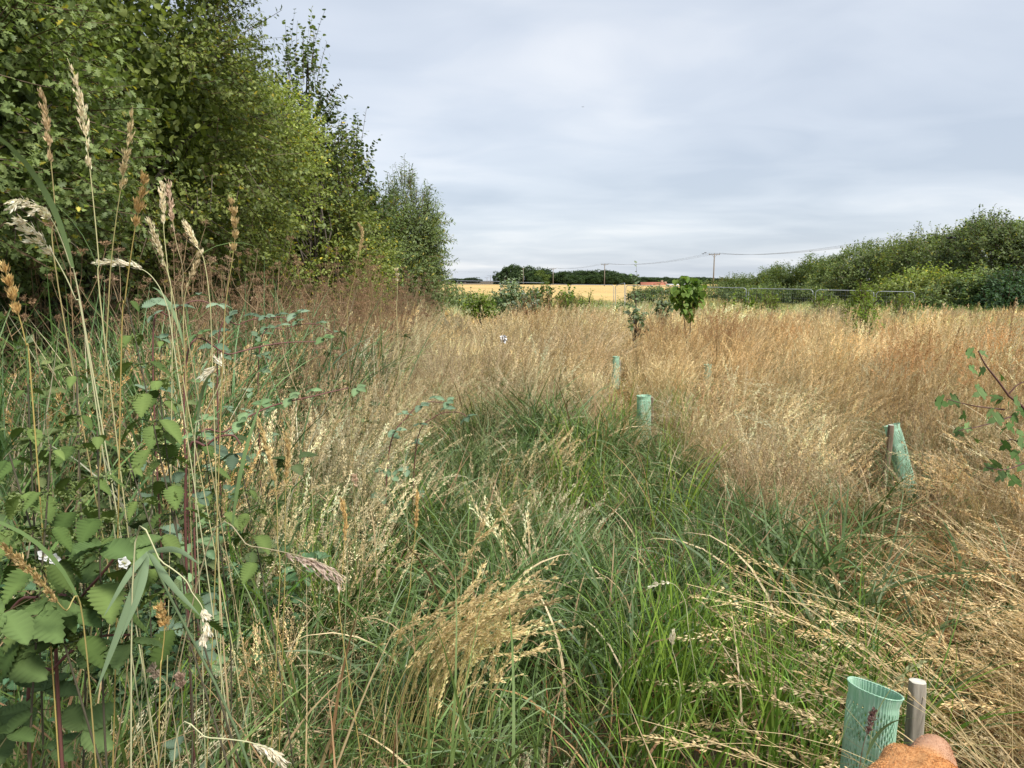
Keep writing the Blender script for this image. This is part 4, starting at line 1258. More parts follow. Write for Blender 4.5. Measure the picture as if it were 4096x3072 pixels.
ST = [
    ('tallest pale seed stalk, reaching highest against the dark hawthorn', [(145, 125), (168, 190), (186, 300), (200, 420), (213, 560), (222, 700)], 1.15, 1.2, .36, 'oat', CREAM),
    ('thin seed stalk left of the tallest one, head partly broken', [(88, 188), (100, 260), (112, 370), (120, 470), (126, 620)], 1.2, 1.25, .30, 'oat', (0.66, .50, .30)),
    ('seed stalk right of the tallest one, curving gently to the right at its tip', [(287, 228), (278, 300), (262, 400), (250, 480), (240, 570), (232, 700)], 1.2, 1.25, .32, 'oat', (.64, .52, .30)),
    ('stout golden seed stalk with a thick head below the curved one', [(316, 370), (308, 410), (296, 470), (283, 550), (270, 650), (262, 760)], 1.05, 1.1, .26, 'dense', (.62, .44, .20)),
    ('slim pale seed stalk in front of the dark hollow, left of a close pair', [(350, 392), (352, 430), (354, 500), (362, 580), (372, 720)], 1.5, 1.5, .22, 'oat', CREAM),
    ('slim pinkish seed stalk in front of the dark hollow, right one of a close pair', [(364, 388), (368, 440), (380, 520), (396, 590), (404, 720)], 1.55, 1.55, .24, 'oat', PINK),
    ('stout upright golden seed stalk in front of the hollow under the overhang', [(492, 420), (504, 450), (508, 500), (502, 560), (490, 640), (482, 760)], 1.35, 1.4, .28, 'dense', (.66, .50, .26)),
    ('seed stalk leaning left beneath the stout golden one', [(396, 478), (410, 500), (424, 530), (440, 560), (452, 640), (458, 760)], 1.5, 1.5, .22, 'oat', CREAM),
    ('pale drooping seed head hanging to the left in a wide arc', [(18, 436), (50, 432), (90, 450), (120, 490), (150, 570), (182, 700)], 1.0, 1.15, .34, 'droop', PALE),
    ('second drooping pale seed head just under the wide arc', [(30, 470), (62, 485), (92, 520), (118, 555), (160, 640), (190, 760)], 1.05, 1.15, .30, 'droop', PALE),
    ('seed stalk arching flat to the left above the brambles', [(200, 570), (240, 566), (290, 575), (330, 600), (360, 660), (380, 780)], 1.3, 1.35, .26, 'oat', PALE),
    ('spreading cream seed stalk rising from the weeds before the hollow', [(318, 470), (330, 500), (345, 540), (365, 600), (384, 700), (392, 800)], 1.45, 1.5, .24, 'oat', CREAM),
    ('pair-tipped cream seed stalk beside the spreading one', [(430, 545), (420, 580), (404, 620), (396, 680), (400, 800)], 1.5, 1.5, .22, 'oat', (.66, .54, .34)),
    ('golden seed stalk with a ragged head at the far left edge', [(5, 560), (18, 610), (34, 660), (55, 740), (70, 860)], .95, 1.0, .34, 'dense', GOLD),
    ('dry golden seed stalk above the reddish dead weeds, before the yellow-green trees', [(772, 478), (782, 510), (772, 560), (766, 600), (756, 640), (750, 720)], 2.6, 2.6, .26, 'oat', (.56, .42, .22)),
    ('short seed stalk poking up beside the willow foot', [(855, 575), (858, 600), (858, 640), (858, 700)], 2.9, 2.9, .18, 'fog', CREAM),
    ('thick golden seed head slanting down across the bramble leaves', [(0, 1172), (40, 1210), (90, 1258), (140, 1318), (180, 1345)], .82, .95, .62, 'dense', (.64, .48, .24)),
    ('cream seed head hanging straight down beside the reed leaves', [(438, 1392), (446, 1350), (436, 1310), (415, 1280), (398, 1250), (350, 1215), (290, 1190)], .95, .95, .26, 'dense', PALE),
    ('narrow golden seed head left of the hanging cream one', [(340, 1300), (352, 1330), (355, 1370), (350, 1420), (345, 1500)], .98, 1.0, .26, 'fog', GOLD),
    ('tall fluffy golden seed stalk in front of the green weeds', [(558, 900), (574, 960), (590, 1020), (598, 1090), (600, 1180), (604, 1260)], 1.45, 1.45, .34, 'dense', (.66, .50, .24)),
    ('golden seed stalk close on the right of the tall fluffy one', [(616, 930), (622, 980), (618, 1040), (616, 1100), (616, 1200), (614, 1290)], 1.5, 1.5, .28, 'dense', (.62, .46, .22)),
    ('golden seed stalk standing alone, second one to the right of the tall fluffy one', [(738, 1080), (746, 1130), (742, 1200), (738, 1260), (734, 1330)], 1.6, 1.6, .3, 'oat', GOLD),
    ('slim upright golden seed stalk above the golden tuft', [(902, 1060), (900, 1110), (896, 1160), (888, 1230), (880, 1300)], 1.8, 1.8, .3, 'dense', GOLD),
    ('pinkish cone-shaped seed head left of the slim golden stalk', [(765, 1022), (772, 1050), (782, 1080), (786, 1130), (788, 1180)], 1.9, 1.9, .16, 'fog', PINK),
    ('long purplish seed head lying across the grass, tip to the right', [(740, 1250), (700, 1220), (650, 1202), (600, 1190), (540, 1180), (450, 1176)], 1.05, 1.1, .42, 'droop', (.58, .46, .38)),
    ('pale seed head bending down right at the very bottom of the picture', [(610, 1640), (585, 1620), (555, 1608), (520, 1600), (450, 1594), (380, 1600)], .98, .98, .28, 'droop', PALE),
    ('brownish seed head in the shade beside the narrow golden one', [(322, 1440), (340, 1458), (358, 1476), (374, 1540)], 1.1, 1.1, .2, 'fog', (.52, .42, .32)),
    ('small pinkish bottle-brush seed head in the dark gap', [(388, 1455), (392, 1480), (394, 1520), (400, 1600)], 1.1, 1.1, .14, 'fog', (.50, .36, .28)),
    ('whitish seed head arching left above the bramble shoots', [(440, 810), (460, 795), (484, 790), (470, 840), (440, 900), (420, 980)], 1.5, 1.5, .2, 'droop', PALE),
    ('pale green rye stalk leaning left over the dark green grass', [(1186, 1100), (1230, 1160), (1270, 1220), (1310, 1300), (1340, 1380)], 2.0, 2.0, .34, 'rye', GREENISH),
    ('pale green rye stalk leaning steeply over the dark grass beside the bright tuft', [(1284, 1140), (1300, 1190), (1325, 1250), (1350, 1330)], 2.0, 2.0, .30, 'rye', GREENISH),
    ('arching creamy seed head above the bright green tuft', [(1395, 1275), (1420, 1262), (1455, 1262), (1480, 1300), (1490, 1380)], 1.9, 1.9, .26, 'rye', PALE),
    ('fluffy pale seed head catching the light in the bright green tuft', [(1455, 1370), (1452, 1400), (1462, 1440), (1470, 1540)], 1.75, 1.75, .12, 'oat', PALE),
    ('tall brown seed stalk crossing the meadow at the right edge', [(2196, 640), (2186, 690), (2178, 760), (2172, 860), (2168, 980)], 3.6, 3.6, .26, 'dense', (.56, .38, .22)),
    ('seed head stooping in front of the leaning tree guard', [(1975, 1080), (1950, 1050), (1920, 1010), (1890, 995), (1850, 1080), (1830, 1180)], 4.4, 4.3, .34, 'oat', CREAM),
    ('dark purple seed stalk in front of the near tree guard', [(1890, 1530), (1878, 1570), (1866, 1605), (1856, 1659), (1850, 1700)], 1.45, 1.45, .3, 'fog', (.26, .15, .14)),
    ('green rye stalk curving over the stake of the near tree guard', [(2000, 1425), (1960, 1450), (1930, 1480), (1890, 1550), (1866, 1650)], 1.5, 1.5, .3, 'rye', GREENISH),
]
for i, (lb, pts, Y0, Y1, fr, stl, c) in enumerate(ST):
    stalk(lb, pts, Y0, Y1, fr, stl, c, 500 + i, leaves=1 if i % 4 == 0 else 0)


def tuft(name, label, root_px, Yr, tips, cu, cv, su, sv, n, col, seed, frac=.35, dY=.2, k=60):
    rng = np.random.default_rng(seed)
    b = at(*root_px, Yr); g = float(gz(b[0], Yr)); foot = np.array([b[0], Yr, g])
    root = empty(name, tuple(foot), label, 'grass tuft', None)
    P = []
    L_ = []
    for q in range(n):
        if q < len(tips):
            u, v = tips[q]
        else:
            u, v = rng.normal(cu, su), rng.normal(cv, sv)
        tip = at(u, v, Yr + rng.uniform(-dY, dY))
        f = foot + [rng.normal() * .10, rng.normal() * .08, 0]
        mid = f * .5 + tip * .5 + np.array([-(tip[0] - f[0]) * .12, 0, .08 + .1 * abs(tip[0] - f[0])])
        P.append(spline([f, mid, tip], 14))
    P = np.array(P) - foot; T = norm(np.gradient(P, axis=1))
    c = rcol(rng, n, np.array(col) * .85, np.array(col) * 1.15)
    mb = MB()
    for q in range(n):
        tube(mb, P[q], np.linspace(.0013, .0006, 14), 3, c[q] * [.55, .6, .42])
    mb.build('stems', M_STEMG, root)
    mb = MB(); [panicle(mb, rng, P[q], .24, 34, .020, 5, .0115, .0034, c[q], .28, .15) for q in range(n)]
    mb.build('seed_heads', M_GRASS, root)
    m = 26
    mb = MB(); cc = rcol(rng, m, OLV0, TAN1)
    ribbons(mb, rng, disc(rng, m, .05), U(rng, m, 0, 6.28), U(rng, m, .05, .5), U(rng, m, .8, 2.2), U(rng, m, .25, .45), U(rng, m, .003, .006), 7, cc * .8, cc)
    mb.build('blades', M_GRASS, root)


tuft('seeding_tuft', 'golden feathery tuft of seed heads swept to the right beside the dark green path', (880, 1500), 1.95,
     [(1252, 1352), (1145, 1228), (1115, 1078), (1060, 1075), (1210, 1340), (1180, 1330)], 1085, 1310, 78, 52, 84, (.84, .66, .36), 701, k=80)
tuft('seeding_tuft', 'tan feathery tuft swept to the left beside the leaning tree guard', (2110, 1190), 3.9,
     [(1965, 1030), (1975, 1000), (1990, 975)], 2015, 1005, 34, 30, 60, (.76, .56, .32), 702, k=70, dY=.3)
# tall tussocks standing out of the straw
for k, (u, v, Y, h, lb) in enumerate([(1165, 690, 12.5, 1.35, 'reddish-brown tussock with dark green stems in the middle of the meadow'),
                                      (1075, 730, 9.5, 1.15, 'straw tussock with dark green base left of the reddish-brown tussock'),
                                      (1400, 900, 7.2, .8, 'tussock with straight dark green stems right of the short green tree guard'),
                                      (1790, 800, 7.5, 1.2, 'tall fountain-shaped tussock of green and straw stems before the right meadow'),
                                      (1560, 760, 10.5, 1.2, 'orange-brown tussock below the lime sapling')]):
    rng = np.random.default_rng(800 + k); n = 130
    p = at(u, v, Y); g = float(gz(p[0], Y))
    root = empty('grass_tussock', (p[0], Y, g), lb, 'grass tussock', 'taller tussocks in the straw meadow')
    mb = MB(); red = k in (0, 4)
    base = rcol(rng, n, (.05, .09, .03), (.16, .18, .06)); tip = rcol(rng, n, (.34, .18, .09) if red else STRAW0, (.50, .30, .16) if red else STRAW1)
    P, T = ribbons(mb, rng, disc(rng, n, .16), U(rng, n, 0, 6.28), U(rng, n, 0, .3), U(rng, n, .15, .75), U(rng, n, h * .7, h * 1.1), U(rng, n, .003, .005), 7, base, tip, 'stem', 1.3)
    mb.build('stems', M_GRASS, root)
    mb = MB(); heads(mb, rng, P, T, .24, 26, .5, .016, .006, tip, .015, .15); mb.build('seed_heads', M_GRASS, root)


# ---- stinging nettles
def nettle(label, u, v, Y, seed, lean=0.05, big=.068):
    rng = np.random.default_rng(seed)
    top = at(u, v, Y); g = float(gz(top[0], Y)); H = top[2] - g
    a = rng.uniform(0, 6.28)
    foot = np.array([top[0] - rng.uniform(-.22, .22), Y + rng.uniform(0, .18), g])
    root = empty('nettle', tuple(foot), label, 'nettle', 'stinging nettles on the bank at the left')
    P = spline([(0, 0, 0), (top - foot) * .5 + [rng.uniform(-.05, .05), 0, 0], top - foot], 20)
    mb = MB(); tube(mb, P, np.linspace(.0026, .0012, 20), 6, (.10, .09, .06)); mb.build('stem', M_STEMG, root)
    ml = MB(); mf = MB()
    k = 0; z = H - .01
    while z > max(H * .5, H - .30):
        f = z / H; i = min(int(f * 19), 18); p = P[i] + (P[i + 1] - P[i]) * (f * 19 - i)
        s = big * min(1, .3 + .75 * ((H - z) / (.28))) * rng.uniform(.85, 1.1)
        for sgn in (0, math.pi):
            aa = k * math.pi / 2 + sgn + rng.normal(0, .2) + a
            d = np.array([math.cos(aa), math.sin(aa), .25]); q = p + d * s * .32
            tube(ml, [p, q], .0011, 3, (.08, .10, .05))
            ax = np.array([math.cos(aa), math.sin(aa), -rng.uniform(.35, .95)])
            stamp(ml, LF_NETTLE, q[None], frames(rng, ax[None], norm(np.array([[math.cos(aa) * .5, math.sin(aa) * .5, 1.]]) + rng.normal(size=(1, 3)) * .15)),
                  [s], rcol(rng, 1, (.075, .125, .035), (.155, .215, .065)))
            if H - z > .06 and H - z < .4:
                for w in range(2):
                    dd = norm(np.array([math.cos(aa + rng.normal(0, .5)), math.sin(aa + rng.normal(0, .5)), rng.uniform(-.5, .2)]))
                    t = np.linspace(0, 1, 9)[:, None]; pt = p + dd * t * rng.uniform(.04, .07); pt[:, 2] -= (t[:, 0] ** 2) * .02
                    kites(mf, rng, np.repeat(pt, 4, 0), rng.normal(size=(36, 3)), U(rng, 36, .004, .009), U(rng, 36, .002, .004), rcol(rng, 36, (.16, .22, .07), (.26, .32, .12)))
        z -= rng.uniform(.05, .065); k += 1
    ml.build('leaves', M_LEAF_DULL, root)
    if mf.V: mf.build('flower_tassels', M_LEAF, root)


NT = [(272, 640, 1.3, 'tallest nettle with a dark purple stem, rising into the grass stalks'), (165, 800, 1.15, 'nettle with pale tassels at the left side, lower than the tallest'),
      (60, 830, 1.1, 'nettle half cut by the left edge of the picture'), (345, 850, 1.35, 'nettle whose leaves spread right beside the long grass blades'),
      (210, 930, 1.05, 'broad-leaved nettle in front, below the tasselled one'), (110, 960, 1.0, 'low nettle above the bramble leaves'),
      (280, 1000, 1.15, 'nettle with big toothed leaves hanging over the reed leaves'), (20, 980, 1.0, 'small nettle at the left edge above the slanting golden head'),
      (430, 900, 1.7, 'smaller nettle behind the fluffy golden stalks'), (520, 1000, 1.6, 'nettle half hidden in green grass right of the others'),
      (350, 730, 1.9, 'slender nettle farther back towards the hollow')]
for i, (u, v, Y, lb) in enumerate(NT):
    nettle(lb, u, v, Y, 900 + i)


# ---- brambles
def bramble(label, pts, Y0, Y1, seed, leaf=.05, step=.09, flowers=0, ca=(.11, .18, .07), cb=(.20, .30, .13), ground=True):
    rng = np.random.default_rng(seed); m = len(pts)
    W_ = [at(u, v, Y0 + (Y1 - Y0) * i / (m - 1)) for i, (u, v) in enumerate(pts)]
    g = float(gz(W_[0][0], W_[0][1]))
    foot = np.array([W_[0][0] - .05, W_[0][1] + .05, g])
    P = spline([foot] + W_, 40)
    root = empty('bramble', tuple(foot), label, 'bramble', 'bramble shoots along the left side')
    mb = MB(); tube(mb, P - foot, np.linspace(.0035, .0018, 40), 5, (.16, .07, .06)); mb.build('cane', M_STEMG, root)
    ml = MB()
    L_ = np.cumsum(np.r_[0, np.linalg.norm(np.diff(P, axis=0), axis=1)]); s = L_[-1] - .01; side = 1
    while s > .1:
        i = min(np.searchsorted(L_, s), 39); p = P[i] - foot; tg = norm(P[i] - P[i - 1])
        lat = norm(np.cross(tg, [0, 0, 1.0])) * side; side = -side
        ax = norm(lat + tg * .5 + [0, 0, .25] + rng.normal(size=3) * .25)
        q = p + ax * leaf * .7
        tube(ml, [p, q], .0009, 3, (.13, .12, .06))
        c = rcol(rng, 1, ca, cb); sz = leaf * rng.uniform(.55, 1.0)
        nr = norm(np.array([0, -.35, 1.0]) + rng.normal(size=3) * .25)
        la = norm(np.cross(nr, ax))
        for dd in (ax, norm(ax * .25 + la), norm(ax * .25 - la)):
            d2 = dd + np.array([0, 0, -.15])
            stamp(ml, LF_BRAMBLE, q[None], frames(rng, d2[None], nr[None]), [sz], c * rng.uniform(.85, 1.15))
        s -= step * rng.uniform(.7, 1.9)
    ml.build('leaves', M_LEAF_DULL, root)
    for f in range(flowers):
        mb = MB(); p = P[-3 - 4 * f] - foot + rng.normal(size=3) * .03 + [0, -.05, .02]
        n5 = 5; aa = np.arange(n5) / n5 * 6.283
        ax = np.stack([np.cos(aa), np.full(n5, -.3), np.sin(aa)], 1)
        stamp(mb, LF_ROUND, np.tile(p, (n5, 1)), frames(rng, ax, np.tile([0, -1., .3], (n5, 1))), np.full(n5, .010), np.tile([.8, .8, .82], (n5, 1)))
        kites(mb, rng, np.tile(p, (12, 1)), rng.normal(size=(12, 3)) + [0, -1, 0], np.full(12, .006), np.full(12, .002), np.tile([.4, .4, .2], (12, 1)))
        mb.build('flower', M_LEAF_DULL, root)


bramble('bramble shoot with pale pleated leaves in front of the reddish dead weeds', [(420, 1000), (490, 930), (580, 880), (680, 855), (752, 838)], 2.1, 2.3, 1001, .055, .075, ca=(.12, .20, .09), cb=(.22, .32, .16))
bramble('bramble shoot crossing level above the others, leafy only at its tip', [(400, 800), (500, 765), (600, 742), (690, 738)], 2.3, 2.5, 1002, .05, .16)
bramble('broad-leaved bramble in the bottom left corner of the picture', [(-40, 1500), (-10, 1380), (40, 1300), (80, 1290)], .95, .9, 1003, .062, .06, 0, (.08, .14, .045), (.14, .20, .07))
bramble('bramble with small white flowers behind the reed leaves', [(120, 1400), (170, 1300), (220, 1240), (260, 1190)], 1.1, 1.05, 1004, .062, .06, 3, (.07, .12, .04), (.12, .18, .065))
bramble('dark bramble low in the corner below the slanting golden head', [(60, 1550), (120, 1440), (200, 1380), (290, 1370)], 1.1, 1.1, 1005, .06, .06, 0, (.065, .11, .04), (.11, .16, .06))
bramble('bramble sprout climbing among the pale seed heads left of the trodden track', [(840, 980), (880, 900), (920, 870), (960, 870)], 3.4, 3.5, 1006, .06, .08, 0, (.12, .19, .11), (.2, .28, .18))
bramble('bramble sprout with blue-green leaves at the edge of the trodden track', [(900, 960), (940, 900), (985, 890), (1010, 900)], 3.7, 3.7, 1007, .055, .08, 0, (.12, .19, .12), (.18, .26, .17))
bramble('leafy bramble mound in front of the dark hollow', [(470, 760), (520, 700), (590, 685), (640, 690)], 3.0, 3.1, 1008, .065, .06, 0, (.10, .16, .10), (.2, .28, .19))
bramble('second leafy bramble under the hollow, farther right', [(560, 760), (620, 710), (680, 700), (720, 720)], 3.8, 3.9, 1009, .065, .06, 0, (.10, .16, .09), (.18, .25, .16))
bramble('bramble shoot standing out left of the hollow between seed stalks', [(330, 760), (370, 680), (420, 650), (470, 660)], 2.4, 2.5, 1010, .055, .07, 0, (.10, .16, .10), (.2, .27, .18))
bramble('large single-leaf bramble beside the fluffy golden stalks', [(400, 1060), (450, 960), (500, 940), (520, 960)], 1.6, 1.6, 1011, .055, .08, 0, (.10, .15, .10), (.17, .24, .16))


# ---- reed with long hanging leaves, and single broad blades
def leaf_blade(mb, pts, w, c):
    P = spline(pts, 16); T = norm(np.gradient(P, axis=0))
    s = norm(np.cross(T, np.array([0.1, -1, .25]))); t = np.linspace(0, 1, 16)
    hw = .5 * w * np.minimum(1, .4 + 2 * t) * (1 - t ** 2.5) + .0003
    nrm = np.cross(T, s)
    V = np.stack([P - s * hw[:, None] + nrm * hw[:, None] * .35, P, P + s * hw[:, None] + nrm * hw[:, None] * .35], 1).reshape(-1, 3)
    i = np.arange(15) * 3
    Q = np.concatenate([np.stack([i, i + 1, i + 4, i + 3], 1), np.stack([i + 1, i + 2, i + 5, i + 4], 1)])
    mb.add(V, c, Q)


rb = at(320, 1192, .98); foot = np.array([rb[0] + .12, 1.12, float(gz(rb[0], 1.1))])
root = empty('reed_grass', tuple(foot), 'reed with a spray of long grey-green leaves hanging from one point', 'reed', None)
mb = MB(); tube(mb, spline([(0, 0, 0), (rb - foot) * .55 + [0.05, 0.02, .05], rb - foot], 12), np.linspace(.003, .0018, 12), 5, (.14, .2, .1)); mb.build('stem', M_STEMG, root)
for tip, mid, w in [((262, 1378), (300, 1280), .011), ((432, 1330), (368, 1262), .010), ((430, 1218), (380, 1188), .008), ((225, 1330), (275, 1245), .009), ((205, 1500), (265, 1340), .012)]:
    mb = MB(); leaf_blade(mb, [rb - foot, at(*mid, .95) - foot, at(*tip, .93) - foot], w, (.20, .28, .16)); mb.build('leaf', M_GRASS, root)
# ================================================================== young planted trees in the meadow
SAPG = 'young planted saplings showing above the meadow grass'
def sapling(label, u, v0, v1, Y, wid, tm, leaf, ca, cb, seed, ntw=60, nl=7, name='sapling', stems=1, up=.8, yellow=0.0, mat=None):
    top = at(u, v0, Y); bot = at(u, v1, Y); g = float(gz(top[0], Y))
    h = top[2] - g
    if Y >= 13 and ntw < 100:
        ntw = int(ntw * 1.7); leaf *= 1.2; wid *= 1.15
    return make_tree(name, label, 'sapling', SAPG, top[0], Y, h * .95, wid / 2, wid / 2, max(.05, bot[2] - g), tm, leaf, ntw, nl, ca, cb, seed, twl=min(.3, wid * .35), upw=up,
                     shoots=max(4, ntw // 8), shl=.4, lump=.3, gap=.1, stems=stems, trunk=.009, shell=.1, yellow=yellow, mat=mat)


WP0, WP1 = (.11, .18, .07), (.32, .38, .25)
YG0, YG1 = (.12, .20, .03), (.22, .30, .05)
sapling('big white poplar bush with flickering silver leaves, rising above the fence', 1100, 602, 690, 24, 1.0, LF_ROUND, .085, WP0, WP1, 1101, 190, 9, 'white_poplar')
sapling('silver-leaved poplar bush just right of and lower than the biggest one', 1142, 625, 690, 23, .75, LF_ROUND, .085, WP0, (.38, .44, .36), 1102, 110, 9, 'white_poplar')
sapling('dark leafy shoots between the silver poplar bush and the fence', 1175, 622, 665, 27, 1.6, LF_ROUND, .09, HAW0, YG0, 1103, 120, 7)
sapling('yellow-green sapling left of the big white poplar bush', 1040, 642, 680, 20, .55, LF_OVAL, .07, YG0, YG1, 1104, 60, 7)
sapling('small white poplar shoot directly left of the angled fence panel', 1225, 628, 668, 26, .45, LF_ROUND, .08, WP0, YG1, 1105, 40, 7)
sapling('bushy green sapling standing in the grass before the fence, midway to the angled panel', 1249, 645, 672, 25, 1.2, LF_LONG, .12, HAWL0, YG1, 1106, 70, 8)
sapling('slim silver poplar with leaves down to the grass, left of the lime sapling', 1378, 612, 735, 12, .26, LF_ROUND, .052, WP0, WP1, 1107, 42, 7, 'white_poplar')
sapling('smaller silver poplar between the slim one and the lime sapling', 1434, 635, 690, 15, .28, LF_ROUND, .055, WP0, WP1, 1108, 34, 7, 'white_poplar')
sapling('narrow yellow-green sapling close to the angled fence panel', 1340, 655, 680, 22, .25, LF_OVAL, .06, YG0, YG1, 1109, 24, 7)
sapling('little sapling in the greenish grass right of the lime sapling', 1560, 690, 710, 18, .3, LF_OVAL, .06, YG0, YG1, 1110, 20, 6)
sapling('bright little sapling below the tallest power pole', 1575, 652, 678, 26, .4, LF_OVAL, .08, YG0, YG1, 1111, 26, 7)
sapling('curly topped little sapling before the second rounded fence corner', 1617, 642, 676, 27, .35, LF_OVAL, .08, YG0, YG1, 1112, 26, 7)
sapling('spreading sapling in front of the panel nearest the willow scrub', 1660, 636, 675, 29, .9, LF_LONG, .13, HAWL0, YG1, 1113, 60, 7)
sapling('sapling showing against the dark gap beneath the third rounded corner', 1780, 640, 676, 28, .8, LF_LONG, .13, HAWL0, YG1, 1114, 50, 7)
sapling('tall sapling with drooping narrow leaves near the end of the fence', 1866, 622, 690, 17, .55, LF_LONG, .11, HAWL0, YG1, 1115, 60, 8)
sapling('low bright yellow-green sapling in the straw in front of the tall drooping one', 1868, 668, 730, 13, .5, LF_OVAL, .05, YG0, YG1, 1116, 50, 7)
sapling('fine leaved sapling at the very end of the fence', 1952, 645, 680, 24, .8, LF_LONG, .11, HAWL0, YG1, 1117, 46, 7)
# the lime: two stems, heart-shaped crown
p = at(1488, 600, 11.5); g = float(gz(p[0], 11.5)); root = empty('lime_sapling', (p[0], 11.5, g), 'heart-shaped lime sapling with large drooping leaves on two thin stems', 'sapling', SAPG)
rng = np.random.default_rng(77)
foot = np.array([p[0], 11.5, g]); tips2 = [at(1470, 600, 11.5) - foot, at(1503, 600, 11.5) - foot]
for (a, c_, d) in [((1490, 800), (1478, 690), (1468, 598)), ((1492, 800), (1492, 690), (1510, 615))]:
    A_ = at(*a, 11.5) - foot; A_[2] = 0; A_[1] = 0
    mb = MB(); tube(mb, spline([A_, at(*c_, 11.5) - foot, at(*d, 11.5) - foot], 12), np.linspace(.011, .003, 12), 6, (.07, .06, .04)); mb.build('stem', M_STEMG, root, smooth=True)
mb = MB(); n = 230
u_ = []; 
while len(u_) < n:
    a, b_ = rng.uniform(1452, 1522), rng.uniform(596, 690)
    x = (a - 1487) / 34; y = (b_ - 640) / 46
    lobe = abs(x) < .95 - max(0, y) * .85 and (y > -.55 or (abs(abs(x) - .5) < .32 and rng.uniform() < .45))
    if lobe: u_.append((a, b_))
pos = np.array([at(a, b_, 11.5) for a, b_ in u_]) - foot; pos[:, 1] += rng.normal(0, .1, n)
aa = rng.uniform(0, 6.28, n); ax = np.stack([np.cos(aa) * .7, np.sin(aa) * .7, -U(rng, n, .3, 1.1)], 1)
stamp(mb, LF_HEART, pos, frames(rng, ax, norm(np.stack([np.cos(aa), np.sin(aa), np.full(n, .9)], 1) + rng.normal(size=(n, 3)) * .2)), U(rng, n, .07, .12), rcol(rng, n, (.11, .20, .03), (.24, .34, .08)))
mb.build('crown', M_LEAF, root)

# field maple reaching in at the right edge
root_ft = at(2260, 1250, 2.75); foot = np.array([root_ft[0], 2.75, float(gz(root_ft[0], 2.75))])
root = empty('maple_sapling', tuple(foot), 'young maple with reddish stem and lobed leaves reaching in at the right edge', 'sapling', None)
rng = np.random.default_rng(78)
stemP = spline([np.zeros(3), at(2230, 950, 2.75) - foot, at(2175, 850, 2.72) - foot, at(2130, 790, 2.7) - foot, at(2113, 758, 2.7) - foot], 24)
mb = MB(); tube(mb, stemP, np.linspace(.006, .002, 24), 6, (.12, .06, .05))
brs = [((2170, 885), (2100, 876), (2045, 862)), ((2185, 900), (2120, 920), (2070, 930)), ((2215, 1000), (2170, 1015), (2130, 1010)), ((2225, 980), (2190, 950), (2160, 960)), ((2180, 850), (2200, 830), (2230, 820))]
for b3 in brs:
    tube(mb, spline([at(*q, 2.72) - foot for q in b3], 8), np.linspace(.003, .0014, 8), 5, (.12, .06, .05))
mb.build('stem', M_STEMG, root, smooth=True)
mb = MB()
for (u, v) in [(2100, 765), (2128, 765), (2105, 800), (2118, 805), (2165, 815), (2120, 840), (2115, 850), (2160, 870), (2150, 860), (2035, 870), (2060, 866), (2080, 900), (2180, 880), (2200, 870), (2140, 895), (2150, 905), (2165, 930), (2195, 905), (2185, 925), (2205, 940), (2095, 925), (2075, 935), (2110, 950), (2170, 965), (2195, 985), (2150, 1005), (2132, 1012), (2180, 1020), (2205, 1010), (2160, 1030), (2190, 1040), (2210, 890), (2210, 960)]:
    p = at(u, v, 2.72 + rng.uniform(-.08, .08)) - foot; aa = rng.uniform(0, 6.28)
    ax = np.array([[math.cos(aa), math.sin(aa) * .6, -rng.uniform(.2, .8)]])
    stamp(mb, LF_MAPLE, p[None] - norm(ax) * .02, frames(rng, ax, norm(np.array([[0, -.9, .8]]) + rng.normal(size=(1, 3)) * .35)), [rng.uniform(.036, .052)], rcol(rng, 1, (.08, .15, .04), (.17, .25, .10)))
mb.build('leaves', M_LEAF_DULL, root)

# ================================================================== tree guards and stakes
m, t, b, out = bsdf_mat('green_plastic_guard')
b.inputs['Base Color'].default_value = (0.3, 0.6, 0.45, 1); b.inputs['Roughness'].default_value = 0.38
tr = t.nodes.new('ShaderNodeBsdfTranslucent'); tr.inputs['Color'].default_value = (0.55, 0.85, 0.64, 1)
tcn = t.nodes.new('ShaderNodeTexCoord'); nn = t.nodes.new('ShaderNodeTexNoise'); nn.inputs['Scale'].default_value = 150; nn.inputs['Detail'].default_value = 6
mp = t.nodes.new('ShaderNodeMapping'); mp.inputs['Scale'].default_value = (1, 1, .05)
t.links.new(tcn.outputs['Object'], mp.inputs[0]); t.links.new(mp.outputs[0], nn.inputs[0])
rp = t.nodes.new('ShaderNodeValToRGB'); rp.color_ramp.elements[0].color = (.34, .60, .42, 1); rp.color_ramp.elements[1].color = (.64, .84, .70, 1); rp.color_ramp.elements[0].position = .3; rp.color_ramp.elements[1].position = .7
t.links.new(nn.outputs['Fac'], rp.inputs[0]); t.links.new(rp.outputs[0], b.inputs['Base Color'])
ms = t.nodes.new('ShaderNodeMixShader'); ms.inputs[0].default_value = 0.35
t.links.new(b.outputs[0], ms.inputs[1]); t.links.new(tr.outputs[0], ms.inputs[2]); t.links.new(ms.outputs[0], out.inputs[0])
M_GUARD = m
M_STAKE = noise_mat('weathered_stake', (0.20, 0.175, 0.14), (0.46, 0.42, 0.35), 45, 0.9, (1, 1, 0.07), 0.7)
M_STAKEB = noise_mat('brown_stake', (0.13, 0.09, 0.06), (0.28, 0.21, 0.15), 26, 0.9, (1, 1, 0.07), 0.6)
M_CUT = noise_mat('cut_wood_end', (0.45, 0.42, 0.35), (0.62, 0.60, 0.52), 60, 0.9, bump=.4)


